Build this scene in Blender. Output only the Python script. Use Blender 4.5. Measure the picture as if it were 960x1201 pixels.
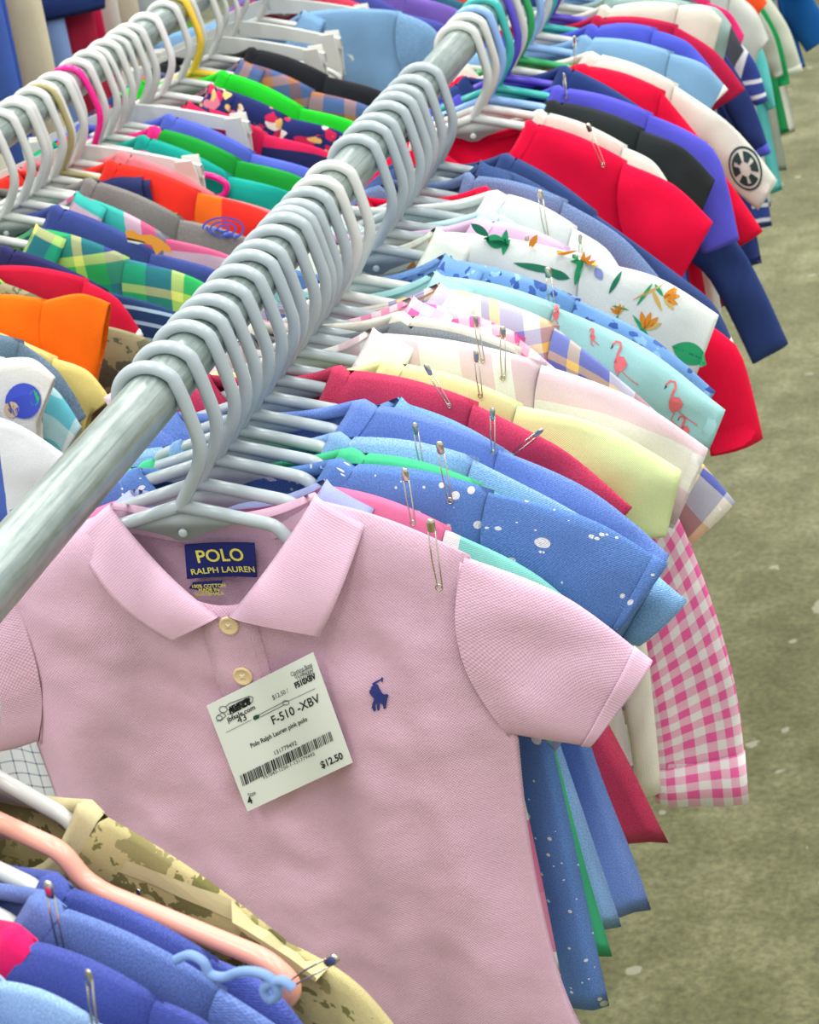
import bpy, bmesh, math, random
from mathutils import Vector, Matrix, noise
from mathutils.bvhtree import BVHTree
random.seed(7)
for o in list(bpy.data.objects): bpy.data.objects.remove(o)
SC = bpy.context.scene
COL = SC.collection
R_ = math.radians

# ------------------------------------------------------------------ camera
F, ROLL, RZ = 2300.0, 0.19, 1.2                # focal length in pixels of a 960x1201 frame, roll, rail height
PR = Vector((-0.50654, 1.03957, -0.42687))      # rail point (x=0, y=0, z=RZ) seen from the camera
d = Vector((1110-480, -600-600.5, F)).normalized()
g = Vector((ROLL, 1.0, -(d.x*ROLL + d.y)/d.z)).normalized()
zc = -g; xc = d.cross(zc)
RM = Matrix((xc, d, zc))                        # camera (right, down, forward) -> world
CAM = Vector((0, 0, RZ)) - PR
cam = bpy.data.cameras.new('camera')
cam.lens = F*36/1201; cam.sensor_width = 36; cam.sensor_fit = 'AUTO'
cam.clip_start = .02
cam.dof.use_dof = True; cam.dof.focus_distance = 1.27; cam.dof.aperture_fstop = 22
co = bpy.data.objects.new('camera', cam); COL.objects.link(co)
rt, dn, fw = RM.col[0], RM.col[1], RM.col[2]
co.matrix_world = Matrix(((rt.x, -dn.x, -fw.x, CAM.x), (rt.y, -dn.y, -fw.y, CAM.y), (rt.z, -dn.z, -fw.z, CAM.z), (0, 0, 0, 1)))
SC.camera = co

# ------------------------------------------------------------------ world, lights, exposure
SC.view_settings.view_transform = 'Standard'; SC.view_settings.look = 'None'
SC.view_settings.gamma = 1; SC.view_settings.use_curve_mapping = False
SC.view_settings.exposure = 0.27
w = bpy.data.worlds.new('hall'); SC.world = w; w.use_nodes = True
w.node_tree.nodes['Background'].inputs[0].default_value = (.95, .98, 1, 1)
w.node_tree.nodes['Background'].inputs[1].default_value = .80
for i, (x, y) in enumerate(((-2.3, -.4), (-2.3, 3.0), (-.7, -2.2), (-.7, 1.2), (-.7, 5.2), (1.0, -2.2), (1.0, 1.0), (2.7, -.4), (2.7, 3.0))):
    L = bpy.data.lights.new('ceiling_light', 'AREA'); L.shape = 'RECTANGLE'; L.size = .35; L.size_y = 2.4
    L.energy = 40; L.color = (1, .98, .95)
    o = bpy.data.objects.new('ceiling_light', L); COL.objects.link(o); o.location = (x, y, 4.2)

# ------------------------------------------------------------------ pixel -> place
def un(p, rx=0., Y=0., yaw=0., off=0.):
    """pixel -> (x, z) in the upright plane of a hanger that hangs at (rx, Y) turned by yaw"""
    r = RM @ Vector(((p[0]-480)/F, (p[1]-600.5)/F, 1))
    n = Vector((-math.sin(yaw), math.cos(yaw), 0)); t = Vector((math.cos(yaw), math.sin(yaw), 0))
    P = Vector((rx, Y, RZ)) + n*off - CAM
    q = r*(P.dot(n)/r.dot(n)) - P
    return (q.dot(t), q.z)
def depthY(p, z):
    """pixel and height under the rails -> y of the point on that level"""
    r = RM @ Vector(((p[0]-480)/F, (p[1]-600.5)/F, 1))
    s = (RZ + z - CAM.z)/r.z
    return CAM.y + r.y*s

# ------------------------------------------------------------------ materials
def lin(c):
    return tuple(((v/255+.055)/1.055)**2.4 if v > 10 else v/255/12.92 for v in c) + (1,)
MC = {}
class NT:
    def __init__(s, name):
        s.m = bpy.data.materials.new(name); s.m.use_nodes = True
        s.t = s.m.node_tree; s.n = s.t.nodes; s.b = s.n['Principled BSDF']
        s.b.inputs['Roughness'].default_value = .85
    def add(s, typ, **kw):
        n = s.n.new(typ)
        for k, v in kw.items():
            if hasattr(n, k): setattr(n, k, v)
            else: n.inputs[k.replace('_', ' ')].default_value = v
        return n
    def link(s, a, b): s.t.links.new(a, b)
    def uv(s): return s.add('ShaderNodeUVMap', uv_map='uv').outputs[0]
    def obj(s): return s.add('ShaderNodeTexCoord').outputs['Object']
    def math(s, op, a, b=0.):
        n = s.add('ShaderNodeMath', operation=op)
        for i, v in enumerate((a, b)):
            if isinstance(v, (int, float)): n.inputs[i].default_value = v
            else: s.link(v, n.inputs[i])
        return n.outputs[0]
    def mix(s, f, a, b, mode='MIX'):
        n = s.add('ShaderNodeMix', data_type='RGBA', blend_type=mode)
        for i, v in ((0, f), (6, a), (7, b)):
            if isinstance(v, (int, float)): n.inputs[i].default_value = v
            elif isinstance(v, tuple): n.inputs[i].default_value = v
            else: s.link(v, n.inputs[i])
        return n.outputs[2]
    def ramp(s, f, stops, interp='CONSTANT'):
        n = s.add('ShaderNodeValToRGB'); cr = n.color_ramp; cr.interpolation = interp
        while len(cr.elements) > 1: cr.elements.remove(cr.elements[-1])
        cr.elements[0].position = stops[0][0]; cr.elements[0].color = stops[0][1]
        for p, c in stops[1:]:
            e = cr.elements.new(p); e.color = c
        s.link(f, n.inputs[0]); return n.outputs[0]
    def noise(s, vec, scale, detail=2., rough=.5, out=0):
        n = s.add('ShaderNodeTexNoise', Scale=scale, Detail=detail, Roughness=rough)
        if vec is not None: s.link(vec, n.inputs['Vector'])
        return n.outputs[out]
    def bump(s, h, strength=.3, dist=.001):
        n = s.add('ShaderNodeBump', Strength=strength, Distance=dist)
        s.link(h, n.inputs['Height']); s.link(n.outputs[0], s.b.inputs['Normal'])
    def color(s, c):
        if isinstance(c, tuple): s.b.inputs['Base Color'].default_value = c
        else: s.link(c, s.b.inputs['Base Color'])
def weave(N, uv, kind):
    """fine relief of the cloth"""
    sx = N.add('ShaderNodeSeparateXYZ'); N.link(uv, sx.inputs[0])
    x, y = sx.outputs[0], sx.outputs[1]
    p = {'pique': .0022, 'knit': .0016, 'rib': .0016, 'woven': .0011, 'denim': .0016}[kind]
    k = 2*math.pi/p
    if kind == 'denim':
        h = N.math('SINE', N.math('MULTIPLY', N.math('ADD', x, y), k))
    elif kind == 'rib':
        h = N.math('SINE', N.math('MULTIPLY', x, k))
    else:
        h = N.math('MULTIPLY', N.math('SINE', N.math('MULTIPLY', x, k)), N.math('SINE', N.math('MULTIPLY', y, k)))
    h = N.math('ADD', h, N.math('MULTIPLY', N.noise(uv, 260., 3.), 2.2))
    h = N.math('ADD', h, N.math('MULTIPLY', N.noise(uv, 38., 4., .55), 9.))
    N.bump(h, .32 if kind != 'rib' else .22, .0006 if kind != 'rib' else .0004)
    return h
def cloth(N, col, kind, heather=0., amt=.35):
    uv = N.uv()
    h = weave(N, uv, kind)
    fine = N.noise(uv, 900., 2.)
    big = N.noise(uv, 22., 3.)
    f = N.ramp(big, [(.3, (.93, .93, .93, 1)), (.7, (1.03, 1.03, 1.03, 1))], 'LINEAR')
    c = N.mix(1., col, f, 'MULTIPLY')
    lo = .80 - .42*heather; hi = 1.12 + .42*heather
    f2 = N.ramp(fine, [(.32, (lo, lo, lo, 1)), (.68, (hi, hi, hi, 1))], 'LINEAR')
    c = N.mix(amt, c, N.mix(1., c, f2, 'MULTIPLY'))
    N.color(c)
    N.b.inputs['Sheen Weight'].default_value = .05
    N.b.inputs['Sheen Roughness'].default_value = .5
    N.b.inputs['Specular IOR Level'].default_value = .2
    return N.m
def solid(c, kind='knit', heather=0.):
    k = ('solid', c, kind, heather)
    if k not in MC:
        N = NT('cloth_%s_%d_%d_%d' % ((kind,)+tuple(c)))
        MC[k] = cloth(N, lin(c), kind, heather, .35 if not heather else .8)
    return MC[k]
def axis(N, uv, a):
    s = N.add('ShaderNodeSeparateXYZ'); N.link(uv, s.inputs[0]); return s.outputs['xyz'.index(a)]
def ramp_of(N, coord, bands, phase=0.):
    per = sum(b[0] for b in bands)
    f = N.math('FRACT', N.math('ADD', N.math('DIVIDE', coord, per), 100.+phase))
    st = []; a = 0
    for wd, c in bands: st.append((a/per, lin(c))); a += wd
    return N.ramp(f, st)
def stripes(bands, a='y', kind='knit', phase=0., heather=0.):
    k = ('st', str(bands), a, phase, kind)
    if k not in MC:
        N = NT('striped_cloth'); uv = N.uv()
        MC[k] = cloth(N, ramp_of(N, axis(N, uv, a), bands, phase), kind, heather)
    return MC[k]
def plaid(bx, by, kind='woven', blend=.5, phase=0.):
    k = ('pl', str(bx), str(by), kind, blend)
    if k not in MC:
        N = NT('plaid_cloth'); uv = N.uv()
        c = N.mix(blend, ramp_of(N, axis(N, uv, 'x'), bx, phase), ramp_of(N, axis(N, uv, 'y'), by, phase))
        MC[k] = cloth(N, c, kind)
    return MC[k]
def dotted(base, dots, kind='denim', scale=55., thr=.22, heather=.4):
    """scattered round drops of many sizes"""
    k = ('dot', base, dots, scale, thr)
    if k not in MC:
        N = NT('speckled_cloth'); uv = N.uv()
        c = lin(base)
        for i, s in enumerate((scale*.45, scale, scale*2.1)):
            v = N.add('ShaderNodeTexVoronoi', Scale=s); v.inputs['Randomness'].default_value = 1
            N.link(uv, v.inputs['Vector'])
            sc = N.add('ShaderNodeSeparateColor'); N.link(v.outputs['Color'], sc.inputs[0])
            rad = N.math('MULTIPLY', N.math('GREATER_THAN', sc.outputs[0], .62), N.math('MULTIPLY', sc.outputs[1], thr))
            f = N.math('LESS_THAN', v.outputs['Distance'], rad)
            c = N.mix(f, c, lin(dots))
        MC[k] = cloth(N, c, kind, heather, .7)
    return MC[k]
def printed(base, cols, scale=40., thr=.42, kind='woven', warp=.02, seed=0.):
    """allover print of irregular coloured shapes"""
    k = ('pr', base, str(cols), scale, thr, seed)
    if k not in MC:
        N = NT('printed_cloth'); uv = N.uv()
        mp = N.add('ShaderNodeMapping'); N.link(uv, mp.inputs[0]); mp.inputs['Location'].default_value = (seed, seed*.7, 0)
        wv = N.add('ShaderNodeVectorMath', operation='MULTIPLY_ADD')
        N.link(N.noise(mp.outputs[0], scale*1.6, 2., .5, 1), wv.inputs[0]); wv.inputs[1].default_value = (warp,)*3; N.link(mp.outputs[0], wv.inputs[2])
        c = lin(base)
        for i, cc in enumerate(cols):
            v = N.add('ShaderNodeTexVoronoi', Scale=scale*(1+.23*i)); N.link(wv.outputs[0], v.inputs['Vector'])
            sc = N.add('ShaderNodeSeparateColor'); N.link(v.outputs['Color'], sc.inputs[0])
            rad = N.math('MULTIPLY', N.math('GREATER_THAN', sc.outputs[i % 3], .5), thr)
            c = N.mix(N.math('LESS_THAN', v.outputs['Distance'], rad), c, lin(cc))
        MC[k] = cloth(N, c, kind)
    return MC[k]
def camo(cols, scale=16.):
    k = ('camo', str(cols))
    if k not in MC:
        N = NT('camouflage_cloth'); uv = N.uv()
        f = N.noise(uv, scale, 5., .62)
        MC[k] = cloth(N, N.ramp(f, [(.0, lin(cols[0])), (.42, lin(cols[1])), (.5, lin(cols[2])), (.58, lin(cols[3])), (.66, lin(cols[4]))]), 'woven')
    return MC[k]
def plain(name, c, rough=.4, metal=0., spec=.5):
    k = ('plain', name, c, rough, metal)
    if k not in MC:
        N = NT(name); N.color(lin(c)); N.b.inputs['Roughness'].default_value = rough
        N.b.inputs['Metallic'].default_value = metal; N.b.inputs['Specular IOR Level'].default_value = spec
        n = N.noise(N.obj(), 160., 2.)
        N.bump(n, .05, .0005)
        MC[k] = N.m
    return MC[k]
PL = lambda c: plain('hanger_plastic', c, .24)
GREY = (166, 177, 180); WHITE = (204, 207, 201)
PINM = plain('pin_steel', (205, 200, 180), .22, 1.)
INK = plain('ink', (30, 34, 36), .7)

# ------------------------------------------------------------------ object helpers
USED = {}
def link(o, parent=None):
    COL.objects.link(o)
    if parent: o.parent = parent
    return o
def mesh_obj(name, bm, mat, parent=None, smooth=True):
    me = bpy.data.meshes.new(name)
    bm.to_mesh(me); bm.free()
    if smooth:
        for p in me.polygons: p.use_smooth = True
    for m in (mat if isinstance(mat, (list, tuple)) else [mat]): me.materials.append(m)
    return link(bpy.data.objects.new(name, me), parent)
def thing(name, label, cat, loc=(0, 0, 0), yaw=0., group=None):
    o = link(bpy.data.objects.new(name, None)); o.empty_display_size = .02
    o.location = loc; o.rotation_euler = (0, 0, yaw)
    tag(o, label, cat, group); return o
def tag(o, label, cat, group=None):
    o['label'] = label; o['category'] = cat
    if group: o['group'] = group
    return o
def grid(bm, rows, uvs=None, closed=False):
    """rows of points -> quads; uvs the same shape"""
    lay = bm.loops.layers.uv.get('uv') or bm.loops.layers.uv.new('uv')
    V = [[bm.verts.new(p) for p in r] for r in rows]
    n = len(rows[0])
    for j in range(len(rows)-1):
        for i in range(n if closed else n-1):
            k = (i+1) % n
            f = bm.faces.new((V[j][i], V[j][k], V[j+1][k], V[j+1][i]))
            if uvs:
                ii = i+1 if closed else k
                for l, t in zip(f.loops, (uvs[j][i], uvs[j][ii], uvs[j+1][ii], uvs[j+1][i])): l[lay].uv = t
    return V
def tube(bm, pts, r, n=8, cap=True, rad=None):
    """round bar along a path"""
    pts = [Vector(p) for p in pts]; V = []
    up = None
    for i, p in enumerate(pts):
        t = (pts[min(i+1, len(pts)-1)] - pts[max(i-1, 0)])
        if t.length < 1e-9: t = Vector((0, 0, 1))
        t.normalize()
        if up is None:
            up = Vector((0, 1, 0)) if abs(t.y) < .9 else Vector((1, 0, 0))
        a = (up - t*up.dot(t)).normalized(); b = t.cross(a); up = a
        rr = rad[i] if rad else r
        V.append([bm.verts.new(p + (a*math.cos(k*2*math.pi/n) + b*math.sin(k*2*math.pi/n))*rr) for k in range(n)])
    for j in range(len(V)-1):
        for k in range(n):
            bm.faces.new((V[j][k], V[j][(k+1) % n], V[j+1][(k+1) % n], V[j+1][k]))
    if cap:
        bm.faces.new(V[0][::-1]); bm.faces.new(V[-1])
def smooth_path(pts, n=6, closed=False):
    """Catmull-Rom through the points"""
    P = [Vector(p) for p in pts]; out = []
    for i in range(len(P)-1):
        a = P[max(i-1, 0)]; b = P[i]; c = P[i+1]; e = P[min(i+2, len(P)-1)]
        for k in range(n):
            t = k/n
            out.append(.5*((2*b) + (c-a)*t + (2*a-5*b+4*c-e)*t*t + (3*b-a-3*c+e)*t**3))
    out.append(P[-1]); return out
def lerp(a, b, t): return a + (b-a)*t
def sstep(t): t = max(0, min(1, t)); return t*t*(3-2*t)

# ------------------------------------------------------------------ floor
def make_floor():
    bm = bmesh.new(); grid(bm, [[(-30, -12, 0), (30, -12, 0)], [(-30, 45, 0), (30, 45, 0)]])
    N = NT('worn_concrete'); v = N.obj()
    a = N.noise(v, 1.3, 4., .6); b = N.noise(v, 9., 6., .65); c = N.noise(v, 90., 4., .7)
    col = N.ramp(N.math('ADD', N.math('MULTIPLY', a, .45), N.math('MULTIPLY', b, .55)), [(.34, lin((88, 88, 54))), (.5, lin((116, 116, 78))), (.66, lin((150, 149, 112)))], 'LINEAR')
    g_ = N.ramp(c, [(.32, (.55, .55, .52, 1)), (.68, (1.4, 1.4, 1.36, 1))], 'LINEAR')
    col = N.mix(.8, col, N.mix(1., col, g_, 'MULTIPLY'))
    for sc, lo, hi in ((7., .045, .6), (19., .09, .72), (3.1, .035, .5)):      # spilled drops of paint and chips
        vo = N.add('ShaderNodeTexVoronoi', Scale=sc)
        wv = N.add('ShaderNodeVectorMath', operation='MULTIPLY_ADD'); N.link(N.noise(v, 30., 2., .5, 1), wv.inputs[0]); wv.inputs[1].default_value = (.03,)*3; N.link(v, wv.inputs[2])
        N.link(wv.outputs[0], vo.inputs['Vector'])
        s_ = N.add('ShaderNodeSeparateColor'); N.link(vo.outputs['Color'], s_.inputs[0])
        f = N.math('LESS_THAN', vo.outputs['Distance'], N.math('MULTIPLY', N.math('GREATER_THAN', s_.outputs[0], hi), N.math('MULTIPLY', s_.outputs[1], lo*2.6)))
        col = N.mix(N.math('MULTIPLY', f, .55), col, lin((196, 192, 170)))
    N.color(col); N.b.inputs['Roughness'].default_value = .62
    N.bump(c, .25, .002)
    o = mesh_obj('floor', bm, N.m, smooth=False); o['kind'] = 'structure'
make_floor()

# ------------------------------------------------------------------ racks
def rail_material():
    N = NT('galvanised_steel'); v = N.obj()
    mp = N.add('ShaderNodeMapping'); N.link(v, mp.inputs[0]); mp.inputs['Scale'].default_value = (1, .06, 1)
    a = N.noise(mp.outputs[0], 420., 4., .6); b = N.noise(v, 26., 4., .6)
    s = N.add('ShaderNodeSeparateXYZ'); N.link(v, s.inputs[0])
    ang = N.math('ARCTAN2', s.outputs[0], s.outputs[2])
    seam = N.math('LESS_THAN', N.math('ABSOLUTE', N.math('SUBTRACT', ang, .95)), .03)
    c = N.ramp(N.math('ADD', N.math('MULTIPLY', a, .5), N.math('MULTIPLY', b, .5)), [(.35, lin((140, 154, 149))), (.65, lin((180, 192, 186)))], 'LINEAR')
    N.color(N.mix(N.math('MULTIPLY', seam, .3), c, lin((120, 128, 126))))
    N.b.inputs['Metallic'].default_value = .85
    N.link(N.ramp(a, [(.3, (.30,)*3+(1,)), (.7, (.46,)*3+(1,))], 'LINEAR'), N.b.inputs['Roughness'])
    N.bump(a, .12, .0006)
    return N.m
RAILM = rail_material()
RR = .0175
def rack(rx, y0, y1, label, z=RZ, posts=(True, True)):
    t = thing('clothing_rack', label, 'rack', (rx, y0, 0))
    bm = bmesh.new(); tube(bm, [(0, (y1-y0)*k/24., 0) for k in range(25)], RR, 48)
    o = mesh_obj('rail', bm, RAILM, t); o.location = (0, 0, z)
    for on, y in zip(posts, (0, y1-y0)):
        if not on: continue
        bm = bmesh.new(); tube(bm, [(0, y, .03), (0, y, z-RR*.6)], .016, 20); mesh_obj('post', bm, RAILM, t)
        bm = bmesh.new(); tube(bm, [(-.2, y, .018), (.2, y, .018)], .018, 16); mesh_obj('foot', bm, RAILM, t)
        bm = bmesh.new(); tube(bm, smooth_path([(0, y-.028, z), (0, y+.028, z)], 4), .0215, 24); mesh_obj('joint', bm, RAILM, t)
    return t
R2X, R3X = -.457, -.93
rack(0, -.62, 6.6, 'thick galvanised steel rail carrying the pink polo shirt and grey hangers')
rack(R2X, .02, 6.6, 'steel rail crowded with white hangers, behind the near rail')
rack(R3X, .5, 6.6, 'tall steel rail with hanging trousers, beyond the white hangers', RZ+.33)

# ------------------------------------------------------------------ hangers
def arc(cx, cz, r, a0, a1, n):
    return [(cx + r*math.cos(R_(lerp(a0, a1, k/n))), 0, cz + r*math.sin(R_(lerp(a0, a1, k/n)))) for k in range(n+1)]
def rounded(pts, rad, n=5):
    """polyline with its corners rounded"""
    P = [Vector((p[0], 0, p[1])) for p in pts]; out = [P[0]]
    for i in range(1, len(P)-1):
        a = (P[i-1]-P[i]); b = (P[i+1]-P[i])
        r = min(rad, a.length*.45, b.length*.45)
        p = P[i]+a.normalized()*r; q = P[i]+b.normalized()*r
        for k in range(n+1):
            t = k/n; out.append((1-t)**2*p + 2*t*(1-t)*P[i] + t*t*q)
    out.append(P[-1]); return out
HM = {}
def hanger_meshes(kind):
    if kind in HM: return HM[kind]
    r = {'slim': .0036, 'wide': .0052}.get(kind, .0046)
    res = []
    def keep(name, bm):
        me = bpy.data.meshes.new(name); bm.to_mesh(me); bm.free()
        for p in me.polygons: p.use_smooth = True
        res.append((name, me))
    ir = RR + r + .0006
    cz = RR - (ir - r) + .0002
    bm = bmesh.new()
    path = arc(0, cz-.001, ir, 205, 38, 22)
    e = rounded([(path[-1][0], path[-1][2]), (.0205, .002), (.027, -.040), (.0035, -.074), (.001, -.078)], .017, 6)
    tube(bm, path[:-1] + [tuple(q) for q in e], r, 10); keep('hook', bm)
    H = {'slim': .132, 'wide': .176}.get(kind, .118)
    for s in (-1, 1):
        pts = [(0.002, -.0755), (s*.050, -.089), (s*.064, -.093), (s*.073, -.108), (s*.084, -.114), (s*H, -.134), (s*(H+.012), -.146), (s*(H+.004), -.158), (s*H*.5, -.158), (0, -.158)]
        bm = bmesh.new(); tube(bm, rounded(pts, .012, 5), r*.98, 10); keep('arm', bm)
    bm = bmesh.new()
    o = [(-.040, -.0885), (0, -.079), (.044, -.0895), (.028, -.092), (.012, -.0965), (.004, -.1005), (-.004, -.1005), (-.012, -.0965), (-.026, -.092)]
    V = [[bm.verts.new((x, y, z)) for x, z in o] for y in (-.0012, .0012)]
    bm.faces.new(V[0][::-1]); bm.faces.new(V[1])
    for k in range(len(o)): bm.faces.new((V[0][k], V[0][(k+1) % len(o)], V[1][(k+1) % len(o)], V[1][k]))
    keep('gusset', bm)
    bm = bmesh.new(); tube(bm, [(0, -.0012, -.0945), (0, -.0026, -.0945), (0, -.0034, -.0945), (0, -.0036, -.0945)], .003, 12, rad=[.0032, .0032, .0024, .001]); keep('stud', bm)
    HM[kind] = res; return res
def hanger(label, rx, Y, yaw=0., col=GREY, kind='tube', roll=0., name='clothes_hanger', scale=1.):
    t = thing(name, label, 'hanger', (rx, Y, RZ), yaw, 'hangers on the rails')
    t.rotation_euler = (0, roll, yaw); 
    for nm, me in hanger_meshes(kind):
        m2 = HM.get((kind, nm, id(me), col))
        if not m2:
            m2 = me.copy(); m2.materials.append(PL(col)); HM[(kind, nm, id(me), col)] = m2
        link(bpy.data.objects.new(nm, m2), t)
    return t
CLIPM = plain('clip_plastic', (222, 222, 212), .35)
def clip_hanger(label, rx, Y, yaw=0., col=WHITE, half=.13, zb=RZ):
    """flat trouser hanger: hook, bar and two clips"""
    t = thing('trouser_hanger', label, 'hanger', (rx, Y, zb), yaw, 'hangers on the rails')
    m = PL(col); bm = bmesh.new()
    ir = RR+.0042; path = arc(0, -.002, ir, 205, 38, 18)
    e = rounded([(path[-1][0], path[-1][2]), (.020, 0), (.024, -.032), (.002, -.060), (0, -.075)], .016, 5)
    tube(bm, path[:-1]+[tuple(q) for q in e], .0038, 8); mesh_obj('hook', bm, m, t)
    for s in (-1, 1):
        bm = bmesh.new()
        rows = []
        for k in range(13):
            u = k/12; x = s*half*1.12*u; z = -.070-.034*u**1.3; hh = .011-.004*u
            rows.append([(x, -.0032, z+hh), (x, .0032, z+hh), (x, .0032, z-hh), (x, -.0032, z-hh)])
        grid(bm, rows, closed=True); mesh_obj('bar', bm, m, t, False)
        c = thing_part('clip', t)
        c.location = (s*half, 0, -.118)
        bm = bmesh.new()
        for sy in (-1, 1):
            grid(bm, [[(x, sy*(y+.0018), z), (x, sy*y, z)] for x, y, z in ((0, 0, 0),)]*1) if 0 else None
            rows = []
            for z, y, hw in ((.030, .010, .010), (.012, .007, .012), (-.004, .005, .012), (-.022, .0035, .011), (-.030, .005, .010)):
                rows.append([(-hw, sy*y, z), (hw, sy*y, z), (hw, sy*(y+.0025), z), (-hw, sy*(y+.0025), z)])
            V = grid(bm, rows, closed=True)
            bm.faces.new(V[0]); bm.faces.new(V[-1])
        c.data = bpy.data.meshes.new('clip'); bm.to_mesh(c.data); bm.free(); c.data.materials.append(CLIPM)
        bm = bmesh.new(); tube(bm, arc(0, .004, .006, 0, 330, 14), .0012, 6); sp = mesh_obj('spring', bm, PINM, c)
    return t
def thing_part(name, parent):
    o = bpy.data.objects.new(name, bpy.data.meshes.new(name)); return link(o, parent)

# ------------------------------------------------------------------ garments
def poly_at(pts, t):
    """point at fraction t of a 2-D polyline by length, smoothed"""
    L = [0]
    for a, b in zip(pts, pts[1:]): L.append(L[-1] + math.hypot(b[0]-a[0], b[1]-a[1]))
    s = t*L[-1]
    for i in range(len(pts)-1):
        if s <= L[i+1] or i == len(pts)-2:
            k = (s-L[i])/max(1e-9, L[i+1]-L[i]); k = min(1, k)
            a = pts[max(i-1, 0)]; b = pts[i]; c = pts[i+1]; e = pts[min(i+2, len(pts)-1)]
            return tuple(.5*((2*b[q]) + (c[q]-a[q])*k + (2*a[q]-5*b[q]+4*c[q]-e[q])*k*k + (3*b[q]-a[q]-3*c[q]+e[q])*k**3) for q in (0, 1))
def bvh_of(o):
    return BVHTree.FromPolygons([v.co.copy() for v in o.data.vertices], [tuple(p.vertices) for p in o.data.polygons])
def front_y(bv, x, z, default=-.012):
    h = bv.ray_cast(Vector((x, -.4, z)), Vector((0, 1, 0)))
    return h[0].y if h[0] is not None else default

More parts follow.
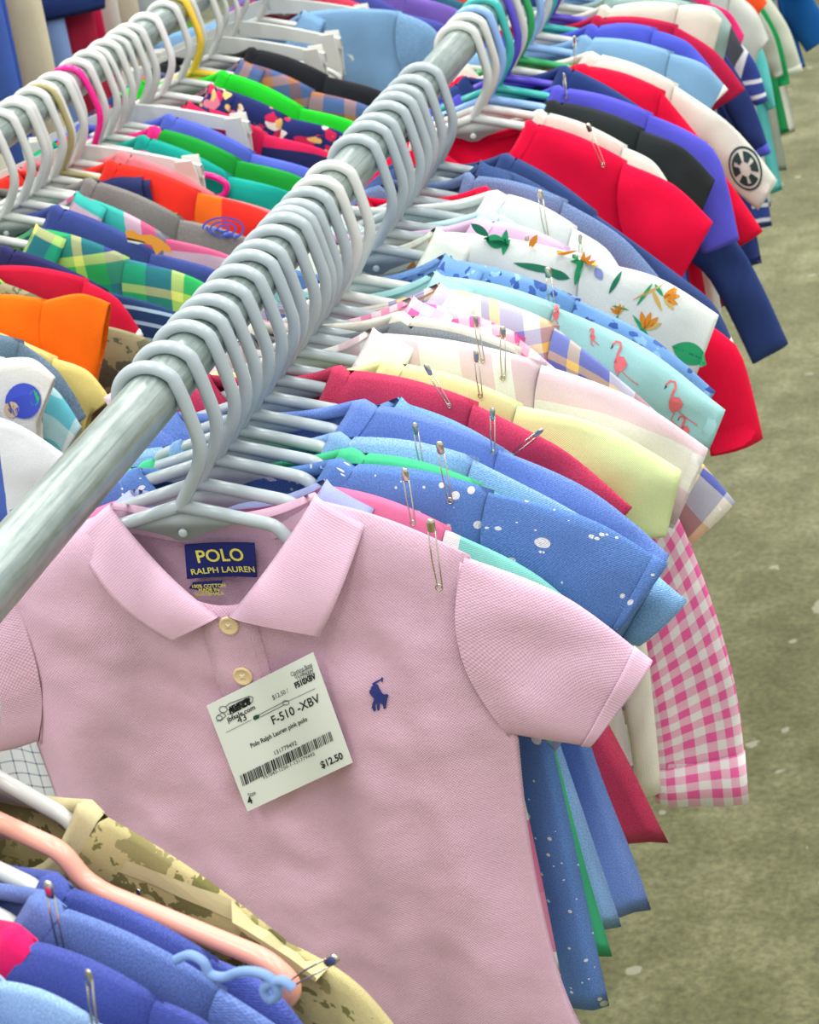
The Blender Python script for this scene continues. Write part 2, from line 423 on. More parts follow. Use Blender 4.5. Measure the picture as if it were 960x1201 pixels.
class G: pass
def garment(name, label, cat, rx, Y, mat, S, T, B, A=None, N=None, cx=.014, nz=None, zf=None, zb=None, hem=-.47, hw=None,
            style='crew', yaw=0., smat=None, cmat=None, cuffmat=None, left='droop', res=1, H=.0095, fold=.0085, path=None, group=None,
            waist=None, nb=0, btn=(228, 214, 180), seed=None, hemtilt=0., bandmat=None):
    """a top on its hanger, in the hanger's frame: body, two sleeves, collar or neckband, placket, buttons, cuffs.
    S, T, B, A: shoulder tip, sleeve tip above and below, armpit, as (x, z) below the rail."""
    o = G(); seed = seed if seed is not None else random.random()*50
    t = thing(name, label, cat, (rx, Y, RZ), yaw, group or 'tops on the rails'); o.root = t
    if A is None: A = (S[0]+.010, S[1]-.125)
    nx = (N[0] if N else cx+.064); nz = nz if nz is not None else (N[1] if N else -.073)
    nw = max(.03, nx-cx)
    mir = lambda p: (2*cx-p[0], p[1])
    if hw is None: hw = (A[0]-cx)+.012
    if left == 'mirror':
        SL, TL, BL, AL = mir(S), mir(T), mir(B), mir(A); pathL = None
        if path: pathL = [[mir(p) for p in path[0]], [mir(p) for p in path[1]]]
    else:
        sx = max(-.165, 2*cx-S[0]); SL = (sx, S[1]); AL = (sx+.012, A[1])
        TL = (sx-.022, S[1]-.13); BL = (sx+.040, S[1]-.17); pathL = None
        TL = (max(TL[0], -.19), TL[1])
    o.S, o.T, o.B, o.A, o.nx, o.nz, o.cx = S, T, B, A, nx, nz, cx
    polo = style in ('polo', 'shirt')
    zf = zf if zf is not None else nz - (.070 if polo else .048 if style != 'vneck' else .085)
    zb = zb if zb is not None else nz - (.022 if polo else .012)
    yd = .013 if not polo else .016
    un_ = .36
    nu = int(30*res)//2*2; nt = int(34*res)
    bm = bmesh.new()
    L1 = Vector((random.uniform(-9, 9), random.uniform(-9, 9), seed))
    kf = random.uniform(5, 8); ph = random.uniform(0, 6.3)
    def pt(u, tt, sg):
        a = abs(u); rsd = u >= 0
        Sx, Sz = S if rsd else SL; Ax, Az = A if rsd else AL
        dirn = 1 if rsd else -1
        hx = cx + dirn*hw
        if not rsd and left != 'mirror': hx = max(hx, AL[0]-.012)
        drop = (nz-zf) if sg < 0 else (nz-zb)
        pw = 1.25 if polo and sg < 0 else 2.2
        if a <= un_:
            q = a/un_; x0 = cx + dirn*nw*q; z0 = nz - drop*(1-q**pw)
        else:
            q = (a-un_)/(1-un_); x0 = lerp(cx+dirn*nw, Sx, q); z0 = lerp(nz, Sz, q) + .005*math.sin(math.pi*q)
        tau = tt**1.25
        hz = hem + hemtilt*(u) - .012*(1-u*u)
        z = lerp(z0, hz, tau)
        zs = lerp(Sz, hz, tau)
        if zs > Az:
            q = (Sz-zs)/max(1e-6, Sz-Az); bx = lerp(Sx, Ax, sstep(q)) - dirn*.010*math.sin(math.pi*q)
        else:
            q = (Az-zs)/max(1e-6, Az-hz); bx = lerp(Ax, hx, q)
            if waist: bx -= dirn*waist*math.sin(math.pi*q)
        x = x0 + a*(bx-Sx)
        env = (1-a**lerp(16, 3.2, min(1, tau*2.2)))
        y = sg*H*env*(1-math.exp(-(z0-z)/.009))*(.75+.5*noise.noise(Vector((x*7, z*5, seed+sg))))
        if a < un_: y += sg*yd*math.sqrt(max(0, 1-(a/un_)**2))*math.exp(-tau*9)
        y += fold*min(1, tau*1.3)*math.sin(kf*x/.06+ph+1.6*noise.noise(Vector((x*5, z*2.5, seed)))*2)*.6
        y += .9*fold*noise.noise(Vector((x*14, z*6, seed+3)))*min(1, tau*4) + sg*env*min(1, tau*9)*.0026*noise.noise(Vector((x*34+z*16, z*24-x*10, seed+9)))
        if res > 1.5:
            y += sg*env*min(1, tau*6)*(.0022*noise.noise(Vector((x*22+z*14, z*34, seed))) + .0008*noise.noise(Vector((x*60, z*75, seed+5))))
        return (x, y, z)
    for sg in (-1, 1):
        rows, uvs = [], []
        for j in range(nt+1):
            rows.append([pt(-1+2*i/nu, j/nt, sg) for i in range(nu+1)])
            uvs.append([(p[0]-cx + (0 if sg < 0 else .37), p[2]) for p in rows[-1]])
        # turned-up hem inside
        last = rows[-1]
        rows.append([(p[0], p[1]-sg*.0022*(1-abs(-1+2*i/nu)**4), p[2]+.001) for i, p in enumerate(last)]); uvs.append(uvs[-1])
        up = rows[nt-max(1, nt//20)]
        rows.append([(p[0], p[1]-sg*.0030*(1-abs(-1+2*i/nu)**4), p[2]) for i, p in enumerate(up)]); uvs.append(uvs[-1])
        if sg > 0: rows = [r[::-1] for r in rows]; uvs = [r[::-1] for r in uvs]
        grid(bm, rows, uvs)
    bmesh.ops.remove_doubles(bm, verts=bm.verts, dist=1e-5)
    o.body = mesh_obj('body', bm, mat, t)
    o.bv = bvh_of(o.body)
    # sleeves
    def sleeve(top, bot, th, mt, cuff, sd, dsg):
        nr = int(16*res); nph = int(20*res)//2*2
        rows, uvs = [], []; Ls = 0; prev = None
        for k in range(nr+1):
            q = k/nr
            a = poly_at(top, q); b = poly_at(bot, q)
            c = ((a[0]+b[0])/2, (a[1]+b[1])/2); hv = ((a[0]-b[0])/2, (a[1]-b[1])/2)
            if prev: Ls += math.hypot(c[0]-prev[0], c[1]-prev[1])
            prev = c
            thk = th*(.82+.18*sstep(q*2.6))*(1 - .25*q)+.0012
            r, u = [], []
            hl = math.hypot(*hv)
            for m in range(nph):
                f = 2*math.pi*m/nph
                cs = math.copysign(abs(math.cos(f))**.8, math.cos(f)); sn = math.sin(f)
                x = c[0]+hv[0]*cs - dsg*.016*(1-cs*cs)*max(0, 1-q*3.2); z = c[1]+hv[1]*cs
                y = -thk*sn*(.8+.5*noise.noise(Vector((x*16, z*16, sd))))
                y += .0045*noise.noise(Vector((x*9, z*9, sd+7)))*min(1, q*3) + (.0026 if res > 1.5 else .0052)*noise.noise(Vector((x*26, z*40, sd+2)))*abs(sn)
                r.append((x, y, z))
            rows.append(r)
            uvs.append([(hl*math.cos(2*math.pi*m/nph), -Ls) for m in range(nph+1)])
        def inner(r, s, mv):
            c = Vector((sum(p[0] for p in r), sum(p[1] for p in r), sum(p[2] for p in r)))/len(r)
            return [tuple(c + (Vector(p)-c)*s + mv) for p in r]
        dv = Vector(rows[-3][0]) - Vector(rows[-1][0])
        bm = bmesh.new()
        body = list(rows); ub = list(uvs)
        body.append(inner(rows[-1], .965, Vector((0, 0, 0)))); ub.append(uvs[-1])
        body.append(inner(rows[-1], .92, dv*.8)); ub.append(uvs[-1])
        grid(bm, body, ub, closed=True)
        s = mesh_obj('sleeve', bm, mt, t)
        if cuff:
            k0 = nr - max(2, int(nr*cuff[1])); bm = bmesh.new(); rr, uu = [], []
            for k in range(k0, nr+1):
                rr.append([(lerp(0, 1, 1)*p[0], p[1]-.0016*math.sin(2*math.pi*m/nph), p[2]) for m, p in enumerate(inner(rows[k], 1.018, Vector((0, 0, 0))))]); uu.append(uvs[k])
            rr = [inner(rr[0], .985, Vector((0, 0, 0)))] + rr + [inner(rr[-1], .95, Vector((0, 0, 0)))]
            uu = [uu[0]] + uu + [uu[-1]]
            grid(bm, rr, uu, closed=True); mesh_obj('cuff', bm, cuff[0], t)
        return s
    sm = smat or mat
    top = path[0] if path else [S, (lerp(S[0], T[0], .5)+.004, lerp(S[1], T[1], .5)+.007), T]
    bot = path[1] if path else [A, (lerp(A[0], B[0], .5), lerp(A[1], B[1], .5)+.002), B]
    inset = lambda q: (q[0]-.004, q[1]-.001)
    o.sleeve = sleeve([inset(top[0])]+list(top[1:]), [(bot[0][0]-.004, bot[0][1]+.004)]+list(bot[1:]), H*1.05, sm, cuffmat, seed, 1)
    o.bvs = bvh_of(o.sleeve)
    topl = pathL[0] if pathL else [SL, (lerp(SL[0], TL[0], .5)-.004, lerp(SL[1], TL[1], .5)+.006), TL]
    botl = pathL[1] if pathL else [AL, (lerp(AL[0], BL[0], .5), lerp(AL[1], BL[1], .5)), BL]
    sleeve([(topl[0][0]+.004, topl[0][1]-.001)]+list(topl[1:]), [(botl[0][0]+.004, botl[0][1]+.004)]+list(botl[1:]), H*1.0, sm, cuffmat, seed+4, -1)
    cm = cmat or mat
    if polo: o.collar = collar(t, cm, cx, nw, nz, zf, zb, yd, fall=.05 if style == 'polo' else .042, pin=(nw*.62, zf-.028), res=res)
    elif style != 'none': neckband(t, bandmat or cm, cx, nw, nz, zf, zb, yd, res)
    if nb:
        plk = hem+.012 if style == 'shirt' else zf-.105
        placket(o, t, cm if style != 'polo' else mat, cx, zf-.004, plk, nb, btn)
    return o
def collar(t, mat, cx, nw, zp, zf, zb, yd, fall=.045, pin=(.045, -.15), res=1, gap=.003, stand=.022, shift=0.):
    """turned-down collar: leaves outside, stand inside"""
    n = int(44*res)//2*2; M = int(7*max(1, res*.8)); bm = bmesh.new()
    def Fp(s):
        a = abs(s); sg = 1 if s >= 0 else -1
        if a <= .5:
            q = a/.5; x = nw*math.sin(q*math.pi/2); y = yd*1.15*math.cos(q*math.pi/2); z = zb + .004 + (zp+.004-zb-.004)*math.sin(q*math.pi/2)**2
        else:
            q = (a-.5)/.5; x = nw*(1-q)**.95 + gap*q; y = -yd*1.2*math.sin(q*math.pi/2)-.003*q; z = lerp(zp+.004, zf, q**.92)
        return Vector((cx+sg*x, y, z))
    def Ep(s):
        a = abs(s); sg = 1 if s >= 0 else -1; f = Fp(s)
        if a <= .5:
            q = a/.5; return Vector((f.x+sg*.030*q**2, f.y+.012*math.cos(q*math.pi/2)-.004*q, f.z-fall*lerp(.9, .42, q*q)))
        q = (a-.5)/.5
        e0 = Vector((cx+sg*(nw+.030), -.004, zp+.004-fall*.42)); e1 = Vector((cx+sg*pin[0]+shift, -yd*1.2-.007, pin[1]))
        p = e0.lerp(e1, q); p.z -= .004*math.sin(math.pi*q); p.y -= .010*math.sin(math.pi*q)
        return p
    rows, uvs = [], []
    for i in range(n+1):
        s = -1+2*i/n; f = Fp(s); e = Ep(s); a = abs(s)
        r, u = [], []
        base = Vector((cx+(f.x-cx)*.955, f.y*.9, f.z-stand*lerp(1, .35, sstep((a-.5)/.5) if a > .5 else 0)))
        for k in range(3): r.append(tuple(base.lerp(f, k/3))); u.append((s*.2, -.02*k/3))
        for k in range(M+1):
            q = k/M; p = f.lerp(e, q); out = Vector((0, 1 if a < .33 else -1, .25)); 
            p = p + out*(.0045*math.sin(math.pi*q**.6)); r.append(tuple(p)); u.append((s*.2, .3+q*(e-f).length))
        b = Vector(r[-1]); r.append((b.x, b.y+(.0022 if a > .33 else -.0022), b.z)); u.append(u[-1])
        pin_ = b.lerp(f, .35); r.append((pin_.x, pin_.y+(.002 if a > .33 else -.002), pin_.z)); u.append(u[-1])
        rows.append(r); uvs.append(u)
    grid(bm, rows, uvs)
    return mesh_obj('collar', bm, mat, t)
def neckband(t, mat, cx, nw, zp, zf, zb, yd, res=1):
    n = int(40*res); bm = bmesh.new(); rows, uvs = [], []
    cen = Vector((cx, 0, zp-.004))
    for i in range(n):
        f = 2*math.pi*i/n; x = math.sin(f)*nw; fr = math.cos(f)
        q = abs(math.sin(f)); drop = (zp-zf) if fr < 0 else (zp-zb)
        p = Vector((cx+x, yd*fr, zp-drop*(1-q**2.2)))
        inn = Vector((cx+x*.84, yd*fr*.8, p.z+(.010 if fr < 0 else .006)*(1-q*.5)))
        out = Vector((cx+x*1.03, yd*fr*1.12+(.0012 if fr > 0 else -.0012), p.z-.003))
        mid = p.lerp(inn, .45) + Vector((0, .0022*(1 if fr > 0 else -1), .0014))
        back = inn - Vector((0, .0022*(1 if fr > 0 else -1), .004))
        back2 = p - Vector((0, .0022*(1 if fr > 0 else -1), .004))
        rows.append([tuple(v) for v in (out, mid, inn, back, back2)]); uvs.append([(f*nw, .5), (f*nw, .506), (f*nw, .512), (f*nw, .515), (f*nw, .52)])
    grid(bm, rows+[rows[0]], uvs+[uvs[0]])
    return mesh_obj('neckband', bm, mat, t)
def placket(o, t, mat, cx, z0, z1, nb, btn, wd=.0125, button_r=.0055, zs=None):
    n = 24; bm = bmesh.new(); rows, uvs = [], []
    for k in range(n+1):
        z = lerp(z0, z1, k/n); r = []
        for x, e in ((-wd, .0002), (-wd, .0026), (-wd*.5, .0030), (wd*.5, .0030), (wd, .0026), (wd, .0002)):
            r.append((cx+x, front_y(o.bv, cx+x*.9, min(z, z0-.006))-e, z))
        rows.append(r); uvs.append([(p[0], p[2]) for p in r])
    grid(bm, rows, uvs); mesh_obj('placket', bm, mat, t)
    for k in range(nb):
        z = zs[k] if zs else lerp(z0-.008, z1+.02, k/max(1, nb-1))
        button(t, cx+.0008, front_y(o.bv, cx, min(z, z0-.006))-.0030, z, button_r, btn)
def button(t, x, y, z, r, c, tilt=0.):
    bm = bmesh.new(); n = 18
    prof = [(r, 0), (r, -.0010), (r*.92, -.0017), (r*.78, -.0017), (r*.68, -.0011), (r*.2, -.0011)]
    grid(bm, [[(math.cos(2*math.pi*m/n)*q, yy, math.sin(2*math.pi*m/n)*q) for m in range(n)] for q, yy in prof], closed=True)
    bm.faces.new([v for v in bm.verts][-n:])
    b = mesh_obj('button', bm, plain('button', c, .3), t); b.location = (x, y-.0002, z); b.rotation_euler = (tilt, 0, 0)
    bm = bmesh.new()
    for sx, sz in ((-1, -1), (1, -1), (-1, 1), (1, 1)):
        tube(bm, [(sx*r*.24, -.0010, sz*r*.24), (-sx*r*.24, -.0014, -sz*r*.24)], r*.07, 5)
    mesh_obj('thread', bm, plain('thread', (236, 222, 196), .8), b)
    return b
def decal(t, name, polys, mat, bv, off=.0007, default=-.012, cuts=2):
    """flat print lying on the front of the cloth; polys in the hanger's (x, z)"""
    bm = bmesh.new()
    for P in polys:
        try: bm.faces.new([bm.verts.new((x, 0, z)) for x, z in P])
        except ValueError: pass
    bmesh.ops.triangulate(bm, faces=bm.faces[:])
    if cuts: bmesh.ops.subdivide_edges(bm, edges=bm.edges[:], cuts=cuts, use_grid_fill=True)
    for v in bm.verts: v.co.y = front_y(bv, v.co.x, v.co.z, default)-off
    bmesh.ops.recalc_face_normals(bm, faces=bm.faces[:])
    return mesh_obj(name, bm, mat, t, False)
def pin(label, rx, Y, yaw, x, y, z, L=.036, lean=0., face=0.):
    """closed safety pin hanging from (x, y, z)"""
    t = thing('safety_pin', label, 'pin', (rx + x*math.cos(yaw) - y*math.sin(yaw), Y + x*math.sin(yaw) + y*math.cos(yaw), RZ+z), yaw+face, 'safety pins')
    t.rotation_euler = (0, lean, yaw+face)
    b = bmesh.new(); w_ = L*.046
    tube(b, [(w_, 0, 0), (w_, 0, -L*.9)] + [(w_*.2*0+w_*math.cos(a)*1.0, 0, -L*.92+math.sin(a)*w_*1.1) for a in [-k*math.pi/6 for k in range(0, 13)]] + [(-w_*.3, -.0004, -L*.9), (-w_, 0, -L*.5), (-w_, 0, -.002)], .0005, 6)
    mesh_obj('wire', b, PINM, t)
    b = bmesh.new(); n = 10
    tube(b, [(0, 0, .0045), (0, 0, .004), (0, 0, .0015), (0, 0, -.004), (0, 0, -.0048)], 1, n, rad=[.0006, w_*1.0, w_*1.35, w_*1.25, w_*.9])
    for v in b.verts: v.co.y *= .5
    mesh_obj('clasp', b, PINM, t)
    return t

def text_pts(body, size, align='LEFT', bold=0., shear=0.):
    c = bpy.data.curves.new('lettering', 'FONT'); c.body = body; c.size = size; c.align_x = align; c.offset = bold; c.shear = shear; c.resolution_u = 3
    o = bpy.data.objects.new('lettering', c)
    me = bpy.data.meshes.new_from_object(o)
    bpy.data.objects.remove(o)
    return me
def lettering(name, items, mat, parent, place):
    """items: (text, x, y, size, align, bold, stretch); place(x, y) -> 3-D; one mesh of flat print"""
    bm = bmesh.new()
    for body, x, y, size, al, bold, st in items:
        me = text_pts(body, size, al, bold)
        vs = [bm.verts.new(place(x+v.co.x*st, y+v.co.y)) for v in me.vertices]
        for p in me.polygons:
            try: bm.faces.new([vs[k] for k in p.vertices])
            except ValueError: pass
        bpy.data.meshes.remove(me)
    return mesh_obj(name, bm, mat, parent, False)

# ------------------------------------------------------------------ the pink polo shirt in front
YP = .019
PINK = solid((222, 182, 203), 'pique'); PINKRIB = solid((224, 185, 206), 'rib')
P_ = lambda p, off=-.012: un(p, 0, YP, 0, off)
pk = garment('polo_shirt', 'pink short-sleeved polo shirt with a white price tag, foremost on the near rail', 'shirt', 0, YP, PINK,
             S=P_((550, 655), -.004), T=P_((764, 778), -.004), B=P_((690, 878), -.006), A=P_((606, 872), -.006), N=(.094, -.076), cx=.0235, zf=-.143, zb=-.096,
             hem=-.500, hw=.186, style='none', left='mirror', res=2.6, H=.013, fold=.008, waist=.010, cmat=PINKRIB, cuffmat=(PINKRIB, .17), seed=3.3)
collar(pk.root, PINKRIB, .0235, .0715, -.076, -.146, -.096, .016, fall=.052, pin=(.052, -.161), res=2.2, shift=.012)
placket(pk, pk.root, PINK, .0245, -.150, -.262, 2, (232, 205, 160), wd=.019, button_r=.0068, zs=(-.1535, -.1935))
def seam(t, pts, mat, bv, r=.0009, off=.0002, name='seam'):
    bm = bmesh.new(); tube(bm, [(x, front_y(bv, x, z)-off, z) for x, z in pts], r, 6); return mesh_obj(name, bm, mat, t)
for sgn in (1, -1):
    c0 = .0235
    q = [(c0+sgn*(lerp(pk.S[0], pk.A[0], sstep(k/20)) - .0125*math.sin(math.pi*k/20) - .006 - c0), lerp(pk.S[1]-.004, pk.A[1]+.003, k/20)) for k in range(21)]
    seam(pk.root, q, PINK, pk.bv, .0013)
seam(pk.root, [(.0235+.019-.0035, z) for z in [lerp(-.162, -.255, k/14) for k in range(15)]], PINK, pk.bv, .0005, .0030, 'stitching')
# neck label and care tab, sewn to the back of the neck
NAVY = solid((36, 44, 112), 'woven'); GOLD = plain('label_thread', (226, 218, 96), .7)
def patch(t, name, quad, y, mat, th=.0009, bow=.002):
    """thin sewn rectangle from four (x, z) corners"""
    bm = bmesh.new(); n = 10
    for yy, fl in ((y, 0), (y+th, 1)):
        rows = [[(lerp(lerp(quad[0][0], quad[1][0], i/n), lerp(quad[3][0], quad[2][0], i/n), j/4), yy+bow*(1-(2*i/n-1)**2), lerp(lerp(quad[0][1], quad[1][1], i/n), lerp(quad[3][1], quad[2][1], i/n), j/4)) for i in range(n+1)] for j in range(5)]
        if fl: rows = [r[::-1] for r in rows]
        grid(bm, rows, [[(p[0], p[2]) for p in r] for r in rows])
    return mesh_obj(name, bm, mat, t, False)
lq = [un(p, 0, YP, 0, .006) for p in ((217, 638), (299, 636), (302, 676), (220, 678))]
lb = patch(pk.root, 'neck_label', lq, .0045, NAVY); lb['label'] = 'navy woven neck label with yellow lettering'
lw = lq[1][0]-lq[0][0]; lcx = (lq[0][0]+lq[1][0]+lq[2][0]+lq[3][0])/4
lplace = lambda x, y: (x, .0045+.002*(1-((x-lcx)/(lw/2))**2)-.0004, y)
SERIF = None
lettering('lettering', [('POLO', lcx, lq[0][1]-.0138, .0128, 'CENTER', .00022, 1.0), ('RALPH LAUREN', lcx, lq[0][1]-.0222, .0060, 'CENTER', .0001, 1.08)], GOLD, lb, lplace)
tq = [un(p, 0, YP, 0, .004) for p in ((229, 679), (264, 677), (257, 692), (224, 686))]
tb = patch(pk.root, 'care_label', tq, -.001, NAVY, bow=0.)
lettering('lettering', [('100% COTTON', lerp(tq[0][0], tq[1][0], .5), tq[0][1]-.0038, .0036, 'CENTER', .0001, 1.), ('MADE IN', lerp(tq[0][0], tq[1][0], .48), tq[0][1]-.0068, .0036, 'CENTER', .0001, 1.), ('GUATEMALA', lerp(tq[0][0], tq[1][0], .46), tq[0][1]-.0098, .0036, 'CENTER', .0001, 1.)],
          GOLD, tb, lambda x, y: (x, -.0016, y))
# embroidered rider
ZP = lambda q: P_((230+q[0]/3.84, 740+q[1]/3.84), -.015)
EMB = plain('navy_thread', (40, 52, 124), .75)
decal(pk.root, 'embroidered_emblem', [[ZP(q) for q in pl] for pl in (
    [(783, 262), (800, 250), (812, 255), (818, 270), (826, 284), (836, 298), (858, 300), (858, 310), (846, 314), (842, 324), (850, 340), (848, 362), (838, 366), (834, 346), (824, 338), (812, 336), (802, 342), (806, 366), (797, 371), (787, 350), (792, 330), (797, 314), (786, 300), (778, 288), (782, 278)],
    [(812, 336), (822, 340), (820, 366), (812, 370), (808, 350)],
    [(790, 256), (786, 248), (826, 231), (830, 236)], [(824, 226), (833, 228), (832, 246), (826, 244)], [(776, 276), (786, 268), (790, 282), (778, 290)])], EMB, pk.bv, .0011)
hanger('pale grey plastic hanger inside the pink polo shirt', 0, YP, 0, GREY)

# price tag pinned on the chest
CARD = plain('white_card', (232, 238, 232), .55)
CPX = ((242, 828), (367, 765), (411, 893), (290, 952)); ty = -.024
for _ in range(2):
    cq = [P_(p, ty) for p in CPX]
    ty = min(front_y(pk.bv, lerp(lerp(cq[0][0], cq[1][0], a), lerp(cq[3][0], cq[2][0], a), b), lerp(lerp(cq[0][1], cq[1][1], a), lerp(cq[3][1], cq[2][1], a), b)) for a in (0, .25, .5, .75, 1) for b in (0, .25, .5, .75, 1)) - .0056
cq = [P_(p, ty) for p in CPX]
tg = thing('price_tag', 'white paper price tag with barcode pinned to the pink polo shirt', 'price tag', (cq[0][0], YP+ty, RZ+cq[0][1]))
ex = Vector((cq[1][0]-cq[0][0], cq[1][1]-cq[0][1])); ey = Vector((cq[3][0]-cq[0][0], cq[3][1]-cq[0][1]))
# zoom pixel (scale 3.84 from 230, 740) -> card coordinates
def cuv(q):
    p = Vector(P_((230+q[0]/3.84, 740+q[1]/3.84), ty)) - Vector(cq[0])
    det = ex.x*ey.y-ex.y*ey.x
    return ((p.x*ey.y-p.y*ey.x)/det, (ex.x*p.y-ex.y*p.x)/det)
cpl = lambda u, v, k=.0004: (ex.x*u+ey.x*v, -k+.0016*math.sin(math.pi*u)*0, ex.y*u+ey.y*v)
bm = bmesh.new()
for k in (0, .0004):
    f = [bm.verts.new(cpl(u, v, -k)) for u, v in ((0, 0), (1, 0), (1, 1), (0, 1))]
    bm.faces.new(f if k == 0 else f[::-1])
bm.verts.ensure_lookup_table()
for i in range(4):
    bm.faces.new((bm.verts[i], bm.verts[(i+1) % 4], bm.verts[4+(i+1) % 4], bm.verts[4+i]))
mesh_obj('card', bm, CARD, tg, False)
def ct(body, q, q2, size, bold=0.):
    """lettering fitted between two points of the card"""
    u, v = cuv(q); u2, v2 = cuv(q2)
    me = text_pts(body, size, 'LEFT', bold); wd = max(x.co.x for x in me.vertices); bpy.data.meshes.remove(me)
    return (body, u, -(v+v2)/2, size, 'LEFT', bold, (u2-u)/wd)
lettering('lettering', [ct('Clothing Boys', (428, 203), (524, 158), .050), ct('01/26/2023', (446, 212), (528, 176), .050), ct('131779492', (456, 226), (532, 193), .050), ct('F510XBV', (448, 256), (542, 212), .066, .003),
    ct('$12.50 /', (346, 308), (418, 276), .055), ct('F-510 -XBV', (345, 420), (562, 318), .105, .001), ct('Polo Ralph Lauren pink polo', (248, 526), (502, 402), .055, .001),
    ct('131779492', (352, 560), (456, 510), .055), ct('F51043-1250-1-131779492', (305, 668), (536, 556), .042), ct('$12.50', (566, 618), (664, 572), .085, .002),
    ct('Size', (237, 750), (270, 733), .055), ct('4', (238, 780), (256, 771), .085, .003), ct('JUST BETWEEN', (152, 350), (244, 308), .030, .003), ct('FRIENDS', (154, 372), (248, 326), .058, .005), ct('jbfsale.com', (144, 410), (268, 350), .060, .001), ct('43', (190, 416), (230, 398), .080)],
    INK, tg, lambda x, y: cpl(x, -y, .0005))
bm = bmesh.new(); rb = random.Random(4); u0 = .075
a_, b_, c_, d_ = cuv((197, 650)), cuv((605, 450)), cuv((618, 492)), cuv((211, 698))
s_ = 0.
while s_ < 1:
    wd = rb.choice((.006, .006, .011, .016)); e_ = min(1, s_+wd)
    bm.faces.new([bm.verts.new(cpl(lerp(p[0], q[0], k), lerp(p[1], q[1], k), .0005)) for p, q, k in ((a_, b_, s_), (a_, b_, e_), (d_, c_, e_), (d_, c_, s_))])
    s_ = e_ + rb.choice((.005, .005, .008, .013))
mesh_obj('barcode', bm, INK, tg, False)
def ink_line(name, lines, wdt, mat):
    bm = bmesh.new()
    for ln in lines:
        pts = [Vector(cuv(q)) for q in ln]
        for a, b in zip(pts, pts[1:]):
            n = Vector((-(b-a).y, (b-a).x)).normalized()*wdt
            bm.faces.new([bm.verts.new(cpl(*p, .0005)) for p in (a-n, b-n, b+n, a+n)])
    return mesh_obj(name, bm, mat, tg, False)
GI = plain('grey_ink', (110, 120, 118), .7)
circ = lambda cx_, cy_, rx_, ry_, n=14: [(cx_+rx_*math.cos(2*math.pi*k/n), cy_+ry_*math.sin(2*math.pi*k/n)) for k in range(n+1)]
ink_line('ruled_line', [[(135, 456), (250, 398)], [(420, 312), (536, 258)]], .0022, GI)
ink_line('logo_outline', [circ(122, 352, 18, 14), circ(104, 390, 14, 10), [(95, 380), (120, 366), (135, 380), (112, 402), (92, 404)], [(132, 340), (150, 325), (240, 292), (256, 298), (254, 318), (160, 372), (140, 372)]], .0035, GI)
ink_line('pin_drawing', [[(275, 380), (395, 318)], [(290, 386), (400, 330)], circ(404, 322, 15, 10), [(395, 318), (418, 312)]], .0032, GI)
bm = bmesh.new(); bm.faces.new([bm.verts.new(cpl(*cuv(q), .0006)) for q in ((258, 384), (270, 376), (286, 376), (284, 390), (266, 400), (258, 396))]); mesh_obj('pin_drawing', bm, plain('green_ink', (24, 84, 60), .6), tg, False)
pin('steel safety pin on the shoulder of the pink polo shirt', 0, YP, 0, *(lambda q: (q[0], min(front_y(pk.bv, q[0], q[1]-k*.008) for k in range(1, 7))-.002, q[1]))(P_((505, 616), -.014)), L=.048, lean=.05)

# ------------------------------------------------------------------ tops on the near rail
SHORT = {}
def top(rx, name, label, short, Y, mat, T, B=None, S=None, N=None, path=None, yaw=0., hcol=GREY, hname=None, cat='shirt', off=-.004, pins=(), hk='tube', hyaw=None, nohanger=False, hdy=0., **kw):
    if yaw == 0.: yaw = R_(random.uniform(-1.6, 1.6))
    u = lambda p: un(p, rx, Y, yaw, off)
    cx = kw.get('cx', .012)
    Nn = u(N) if N else (cx+.066, -.074)
    Nn = (min(max(Nn[0], cx+.045), cx+.085), min(max(Nn[1], -.088), -.066))
    if path:
        tp = [u(p) for p in path[0]]; bp = [u(p) for p in path[1]]
        T_, B_ = tp[-1], bp[-1]
        S_ = u(S) if S else (.158, -.122)
        A_ = (S_[0]+.012, S_[1]-.12)
        path = [[S_]+tp, [A_]+bp]
    else:
        T_ = u(T)
        if S: S_ = u(S)
        else:
            S_ = (lerp(Nn[0], T_[0], .46), lerp(Nn[1], T_[1], .42)+.006)
        S_ = (max(min(S_[0], T_[0]-.04), Nn[0]+.03), min(max(S_[1], -.155), Nn[1]-.008))
        B_ = u(B) if B else (T_[0]-.048, T_[1]-.07)
        A_ = None
    kw.setdefault('hem', -.47 + random.uniform(-.03, .015))
    o = garment(name, label, cat, rx, Y, mat, S_, T_, B_, A=A_, N=Nn, yaw=yaw, path=path, **kw)
    o.short = short; o.rx, o.Y, o.yaw = rx, Y, yaw
    if not nohanger:
        Y = Y+hdy
        cn = {GREY: 'pale grey', WHITE: 'white'}.get(hcol, hname)
        hanger('%s plastic hanger inside the %s' % (cn, short), rx, Y, yaw if hyaw is None else hyaw, hcol, hk)
    for k, (px, L, lean) in enumerate(pins):
        q = un(px, rx, Y, yaw, -.012)
        yy = min([-.003]+[front_y(bv_, q[0], q[1]-L*c_, 0) for bv_ in (o.bv, o.bvs) for c_ in (.3, .6, .9)])
        pin('steel safety pin %son the shoulder of the %s' % ('farther out ' if k else '', short), rx, Y, yaw, q[0], yy-.002, q[1], L, lean)
    return o
def r1(*a, **k): return top(0, *a, **k)
DEN = (98, 138, 198)
